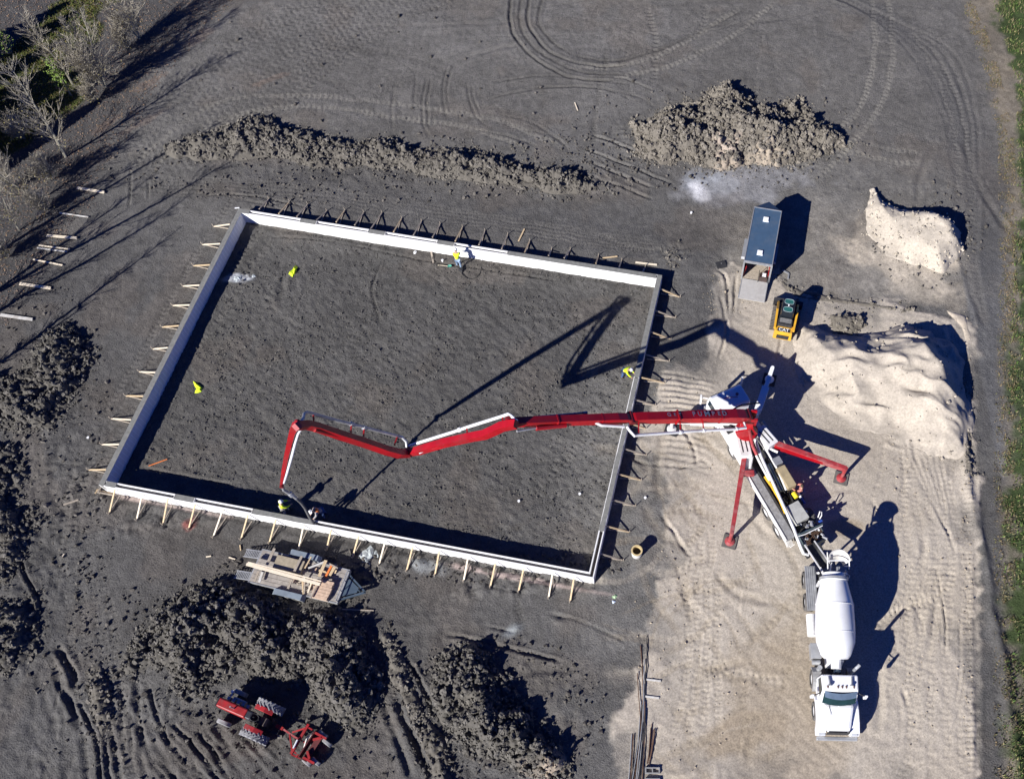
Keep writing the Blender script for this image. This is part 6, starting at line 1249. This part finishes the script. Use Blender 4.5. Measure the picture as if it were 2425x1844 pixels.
pinkw = mat('pinkish_lumber', (.55, .40, .29), .8, var=.2, scale=6)
ff = F(FL(4.45, -.5, 0), (FL.u.x, FL.u.y))
for k in range(6):
    for j in range(3): m = MB(); ff.box(m, -.5 + rnd.uniform(-.03, .03), .5 + rnd.uniform(-.03, .03), -.55 + k * .185, -.40 + k * .185 + .02, .602 + j * .1, .69 + j * .1); m.build('short_board', [pinkw, wood, woodg][rnd.randint(0, 2) if j < 2 else 0], blk)
pil = thing('offcut_heap', FL(3.2, .1, .6), 'loose heap of scrap boards in the middle of the lumber trailer', 'scrap lumber')
for k in range(26):
    c = FL(3.1 + rnd.uniform(-.6, 1.6), rnd.uniform(-.8, .85), .66 + rnd.random() * .2); a_ = rnd.random() * 6.283; l_ = rnd.uniform(.2, .6); m = MB(); m.bar(c - V(math.cos(a_), math.sin(a_), 0) * l_ / 2, c + V(math.cos(a_), math.sin(a_), rnd.uniform(-.2, .2)) * l_ / 2, rnd.uniform(.06, .14), .04); m.build('board_offcut', rnd.choice([wood, woodg, pinkw, dirtyw, woodg]), pil)

# ------------------------------------------------------------------ red tractor
a = P(618, 1705, 1.0); b = P(548, 1674, 1.0); FR = F((a.x, a.y), ((b - a).x, (b - a).y)); ro = FR(0, 0, 0)
rt = thing('farm_tractor', ro, 'open red farm tractor parked below the widest clod pile', 'tractor')
for s in (-1, 1):
    wheel(rt, FR(0, s * .82, .74), FR.w * s, .74, .42, rm=redt, lugs=18, tm=mat('grey_lugged_tyre', (.24, .24, .25), .9, var=.25, scale=6))
    wheel(rt, FR(2.05, s * .84, .40), FR.w * s, .40, .24, rm=redt, tm=mat('pale_dusty_tyre', (.30, .30, .30), .9, var=.25, scale=6))
    m = MB(); FR.prof(m, [(-.55, 1.3), (-.1, 1.56), (.5, 1.42), (.62, 1.1), (.56, 1.1), (.46, 1.36), (-.1, 1.50), (-.5, 1.26)], min(s * .42, s * .68), max(s * .42, s * .68)); m.build('rear_fender', redt, rt, bevel=.02)
m = MB(); FR.box(m, .75, 2.55, -.27, .27, .95, 1.42, .02, .04); hd = m.build('hood', redt, rt, bevel=.06)
m = MB(); FR.box(m, 2.56, 2.62, -.24, .24, .7, 1.36); m.build('front_grille', dark, rt)
m = MB(); FR.box(m, .35, .78, -.26, .26, 1.0, 1.5, .05, .05); m.build('dash_cowl', mat('black_cowl', (.03, .032, .04), .5), rt, bevel=.06)
m = MB(); FR.box(m, -.35, 2.5, -.2, .2, .45, .95); FR.box(m, 2.0, 2.1, -.72, .72, .4, .5); FR.box(m, -.1, .1, -.7, .7, .6, .85); m.build('chassis', dark, rt)
m = MB()
for k in range(5): FR.box(m, .9 + k * .3, 1.08 + k * .3, -.45, -.28, .8, 1.15)
m.cyl(FR(1.2, -.5, 1.0), FR(2.0, -.5, 1.0), .06, n=8); m.build('engine_parts', steel, rt)
m = MB(); m.cyl(FR(1.5, .0, 1.42), FR(1.5, 0, 2.0), .04, n=8); m.build('exhaust_pipe', alum, rt)
m = MB(); FR.box(m, -.35, .05, -.22, .22, .98, 1.08, .0, .0); FR.box(m, -.42, -.35, -.22, .22, 1.05, 1.4); m.build('seat', mat('torn_seat', (.09, .07, .06), .8, var=.4), rt, bevel=.03)
m = MB(); ring = [FR(.22 + .05 * math.sin(t), .19 * math.cos(t), 1.5 + .19 * math.sin(t) * .5) + FR.u * (.17 * math.sin(t)) for t in [6.283 * k / 16 for k in range(17)]]; m.tube(ring, .018, 6); m.cyl(FR(.4, 0, 1.3), FR(.22, 0, 1.5), .025, n=6); m.build('steering_wheel', dark, rt)
m = MB(); m.cyl(FR(2.3, -.75, .7), FR(2.3, -.75, .95), .08, n=10); m.bar(FR(2.3, -.3, .8), FR(2.3, -.75, .8), .05, .05); m.build('side_lamp', whitec, rt)
m = MB()
for l in (-.35, .35): m.bar(FR(-.3, l, .6), FR(-1.0, l * .8, .55), .06, .06)
m.bar(FR(-1.0, -.3, .55), FR(-1.0, .3, .55), .06, .06); m.build('lift_links', dark, rt)
# towed leveller behind it
a = PG(656, 1715); im = thing('box_leveller', a, 'red towed land leveller with four small wheels behind the tractor', 'leveller')
def rb(m, a, b, za, zb, w=.1, h=.1): m.bar(P(*a, za), P(*b, zb), w, h); return m
def ipx(x, y): return (480 + x / 5.97, 1600 + y / 5.97)
def seg(name, pairs, m_=redt, w=.1):
    m = MB()
    for (x0, y0, z0, x1, y1, z1__) in pairs: rb(m, ipx(x0, y0), ipx(x1, y1), z0, z1__, w, w)
    m.build(name, m_, im)
seg('drawbar', [(1045, 700, .5, 1140, 750, .5)], w=.17); seg('drawbar', [(1140, 750, .5, 1300, 860, .55), (1300, 860, .55, 1460, 945, .55)], redp, .09)
seg('front_beam', [(1500, 680, .75, 1250, 1100, .75)], w=.14); seg('front_brace', [(1270, 795, .6, 1480, 725, .75), (1230, 830, .55, 1265, 1050, .7), (1480, 720, .75, 1550, 760, .7), (1270, 1050, .75, 1325, 1095, .7)], w=.08)
seg('side_arm', [(1590, 800, .6, 1750, 890, .6), (1560, 900, .6, 1690, 870, .6), (1420, 1150, .6, 1580, 1235, .6), (1480, 1060, .6, 1510, 1170, .6)], w=.12)
seg('side_link', [(1320, 1150, .6, 1350, 1105, .6), (1250, 1105, .7, 1380, 1165, .5)], w=.07)
seg('blade_frame', [(1555, 790, .5, 1470, 880, .7), (1470, 880, .7, 1430, 1010, .5), (1545, 830, .6, 1480, 900, .6)], dirtyw, .05)
m = MB(); A = P(*ipx(1600, 790), .45); B = P(*ipx(1370, 1150), .45); m.bar(A, B, .06, .5); d = (B - A).normalized(); s = V(-d.y, d.x, 0); m.bar(A, A - s * -.5, .04, .4); m.bar(B, B - s * -.5, .04, .4); m.bar(A + s * .35, B + s * .35, .3, .08); m.build('blade', mat('dark_red_steel', (.10, .02, .02), .6, var=.4), im)
m = MB(); m.cyl(P(*ipx(1340, 900), .9), P(*ipx(1280, 1020), .9), .05, n=8); m.build('hydraulic_cylinder', whitec, im)
m = MB(); m.tube([P(*ipx(1340, 870), .9), P(*ipx(1400, 930), .8), P(*ipx(1470, 860), .8), P(*ipx(1550, 790), .7)], .02, 5); m.build('hydraulic_hose', dark, im)
for (x, y) in ((1705, 820), (1760, 940), (1475, 1215), (1600, 1205)):
    c = P(*ipx(x, y), .28); wheel(im, c, V(.75, 1, 0), .30, .19, rm=redt, tm=mat('pale_dusty_tyre', (.30, .30, .30)))

# ------------------------------------------------------------------ people
def skin_mesh(nodes, edges, radii, sub_=1):
    me = bpy.data.meshes.new('tmp'); me.from_pydata([tuple(n) for n in nodes], edges, []); o = bpy.data.objects.new('tmp', me); COL.objects.link(o)
    sk = o.modifiers.new('s', 'SKIN'); sk.use_smooth_shade = True
    for k, v in enumerate(me.skin_vertices[0].data): r = radii[k]; v.radius = (r, r) if not isinstance(r, tuple) else r
    me.skin_vertices[0].data[0].use_root = True
    if sub_: su = o.modifiers.new('u', 'SUBSURF'); su.levels = sub_; su.render_levels = sub_
    dg = bpy.context.evaluated_depsgraph_get(); dg.update(); out = bpy.data.meshes.new_from_object(o.evaluated_get(dg)); bpy.data.objects.remove(o); bpy.data.meshes.remove(me); return out
def person(px, py, heading, label, shirt, pants, hat, bend=0.0, arms='down', z=None, vest=None, crouch=0.0, stride=.12):
    g = PG(px, py) if z is None else P(px, py, z); fr = F(g, heading); t = thing('person', g, label, 'person'); sb, cb_ = math.sin(bend), math.cos(bend); hz = .92 - crouch
    def up(d, l=0.0, fwd=0.0): return fr(sb * d + fwd * cb_, l, hz + cb_ * d - fwd * sb)
    J = dict(pel=fr(0, 0, hz), spi=up(.22), che=up(.42), nek=up(.56), hed=up(.66, 0, .02), top=up(.80, 0, .03))
    for s, n in ((1, 'L'), (-1, 'R')):
        J['sh' + n] = up(.47, s * .19)
        if arms == 'down': J['el' + n] = up(.20, s * .26, .03); J['wr' + n] = up(-.04, s * .26, .14)
        elif arms == 'fwd': J['el' + n] = up(.28, s * .25, .22); J['wr' + n] = up(.26, s * .17, .46)
        elif arms == 'reach': J['el' + n] = J['sh' + n] + V(0, 0, -.24) + fr.u * .12; J['wr' + n] = J['el' + n] + V(0, 0, -.14) + fr.u * .20
        J['hp' + n] = fr(0, s * .10, hz - .05); J['kn' + n] = fr(.05 + crouch * .5 + s * stride * .5, s * .12, .48 - crouch * .3); J['an' + n] = fr(s * stride, s * .13, .09); J['to' + n] = fr(s * stride + .17, s * .14, .045)
    def mk(name, chain, rad, m_, par, extra=None, sub_=1):
        keys = []; ed = []
        for c in chain:
            for k in c:
                if k not in keys: keys.append(k)
            ed += [(keys.index(a), keys.index(b)) for a, b in zip(c[:-1], c[1:])]
        nodes = [J[k] - g for k in keys]; rr = [rad.get(k, .05) for k in keys]; me = skin_mesh(nodes, ed, rr, sub_); me.materials.clear(); me.materials.append(m_); o = bpy.data.objects.new(name, me); COL.objects.link(o); o.parent = par; return o
    # hands: five finger chains rooted in the palm
    fing = []
    for n, s in (('L', 1), ('R', -1)):
        d = (J['wr' + n] - J['el' + n]).normalized(); side = d.cross(V(0, 0, 1)); side = side.normalized() if side.length > .1 else fr.w; nrm = side.cross(d)
        J['pa' + n] = J['wr' + n] + d * .07; fing.append(['wr' + n, 'pa' + n])
        for k, (o_, L_) in enumerate([(-.032, .075), (-.011, .088), (.011, .082), (.032, .064)]):
            a_ = 'f%d' % k + n; b_ = 'g%d' % k + n; J[a_] = J['pa' + n] + side * o_ + d * (.03 + L_ * .4); J[b_] = J['pa' + n] + side * o_ * 1.1 + d * (.02 + L_ * .85) - nrm * .035; fing.append(['pa' + n, a_, b_])
        J['t0' + n] = J['wr' + n] + d * .045 + side * s * .045; J['t1' + n] = J['t0' + n] + d * .045 + side * s * .02; fing.append(['wr' + n, 't0' + n, 't1' + n])
    rb_ = dict(pel=(.15, .12), spi=(.14, .105), che=(.165, .12), nek=.055, hed=.085, top=.085, shL=.075, shR=.075, elL=.045, elR=.045, wrL=.03, wrR=.03, paL=.034, paR=.034, hpL=.085, hpR=.085, knL=.06, knR=.06, anL=.04, anR=.04, toL=.035, toR=.035)
    for k in list(J):
        if k[0] in 'fg' and k[1].isdigit(): rb_[k] = .010
        if k[0] == 't' and k[1].isdigit(): rb_[k] = .012
    body = mk('body', [['pel', 'spi', 'che', 'nek', 'hed', 'top'], ['che', 'shL', 'elL', 'wrL'], ['che', 'shR', 'elR', 'wrR'], ['pel', 'hpL', 'knL', 'anL', 'toL'], ['pel', 'hpR', 'knR', 'anR', 'toR']] + fing, rb_, skinm, t)
    q = dict(pel=(.175, .14), spi=(.165, .135), che=(.195, .145), shL=.10, shR=.10, elL=.068, elR=.068, wrL=.05, wrR=.05); mk('shirt', [['pel', 'spi', 'che'], ['che', 'shL', 'elL', 'wrL'], ['che', 'shR', 'elR', 'wrR']], q, shirt, t)
    if vest: J['che2'] = J['che'] * 1.0; mk('vest', [['spi', 'che'], ['che', 'shL'], ['che', 'shR']], dict(spi=(.18, .15), che=(.205, .16), shL=.108, shR=.108), vest, t)
    q = dict(pel=(.165, .14), hpL=.115, hpR=.115, knL=.082, knR=.082, anL=.065, anR=.065); mk('trousers', [['pel', 'hpL', 'knL', 'anL'], ['pel', 'hpR', 'knR', 'anR']], q, pants, t)
    for n in 'LR': mk('boot', [['an' + n, 'to' + n]], {'an' + n: .062, 'to' + n: .05}, bootm, t)
    # head details
    hd_ = J['top']; ax = (J['top'] - J['nek']).normalized(); fw = (fr.u - ax * fr.u.dot(ax)).normalized(); c = J['hed'].lerp(J['top'], .5)
    m = MB(); m.lathe(c - ax * .02, ax, [(0, .098), (.06, .10), (.11, .085), (.15, .05), (.165, .01)], n=14); m.build('hair', hairm, t, smooth=True)
    m = MB(); m.bar(c + fw * .08 - ax * .01, c + fw * .115 - ax * .045, .025, .03); m.build('nose', skinm, t)
    for s in (-1, 1):
        m = MB(); m.cyl(c + fw * .085 + fr.w * .032 * s + ax * .01, c + fw * .095 + fr.w * .032 * s + ax * .01, .012, n=6); m.build('eye', dark, t)
        m = MB(); m.bar(c + fr.w * .088 * s + ax * .02, c + fr.w * .095 * s - ax * .03, .03, .03); m.build('ear', skinm, t)
    m = MB(); m.bar(c + fw * .09 - ax * .06 - fr.w * .025, c + fw * .09 - ax * .06 + fr.w * .025, .012, .01); m.build('mouth', mat('lips', (.3, .12, .1), .6), t)
    if hat:
        m = MB(); m.lathe(c + ax * .045, ax, [(0, .135), (.012, .135), (.02, .118), (.07, .112), (.11, .085), (.135, .03), (.137, .002)], n=20); m.add([c + ax * .05 + fr.w * .09 + fw * .09, c + ax * .05 - fr.w * .09 + fw * .09, c + ax * .04 - fr.w * .05 + fw * .17, c + ax * .04 + fr.w * .05 + fw * .17], [(0, 1, 2, 3), (3, 2, 1, 0)]); m.build('hard_hat', hat, t, smooth=True)
    return t
hatw = mat('white_hard_hat', (.8, .8, .8), .35, var=.02)
person(1088, 633, (-.1, 1), 'worker in yellow shirt, light jeans and white hard hat facing the upper wall', hivis, jeans, hatw, bend=.35, arms='reach')
person(1478, 893, (.75, -.45), 'worker in yellow top and white hard hat bending over the right wall', hivis, jeansd, hatw, bend=.75, arms='reach')
person(680, 1215, (.75, .45), 'worker in yellow and grey holding the hose at the lower wall', hivis, greycloth, hatw, bend=.2, arms='fwd', stride=.2)
person(772, 1221, (-.8, -.6), 'worker in grey top with orange vest bending beside the hose', greycloth, jeansd, hatw, bend=.7, arms='reach', vest=orangecloth)
person(1890, 1175, (-.9, .3), 'person in faded red shirt standing at the side of the pump truck', pinkcloth, jeansd, None, arms='fwd')
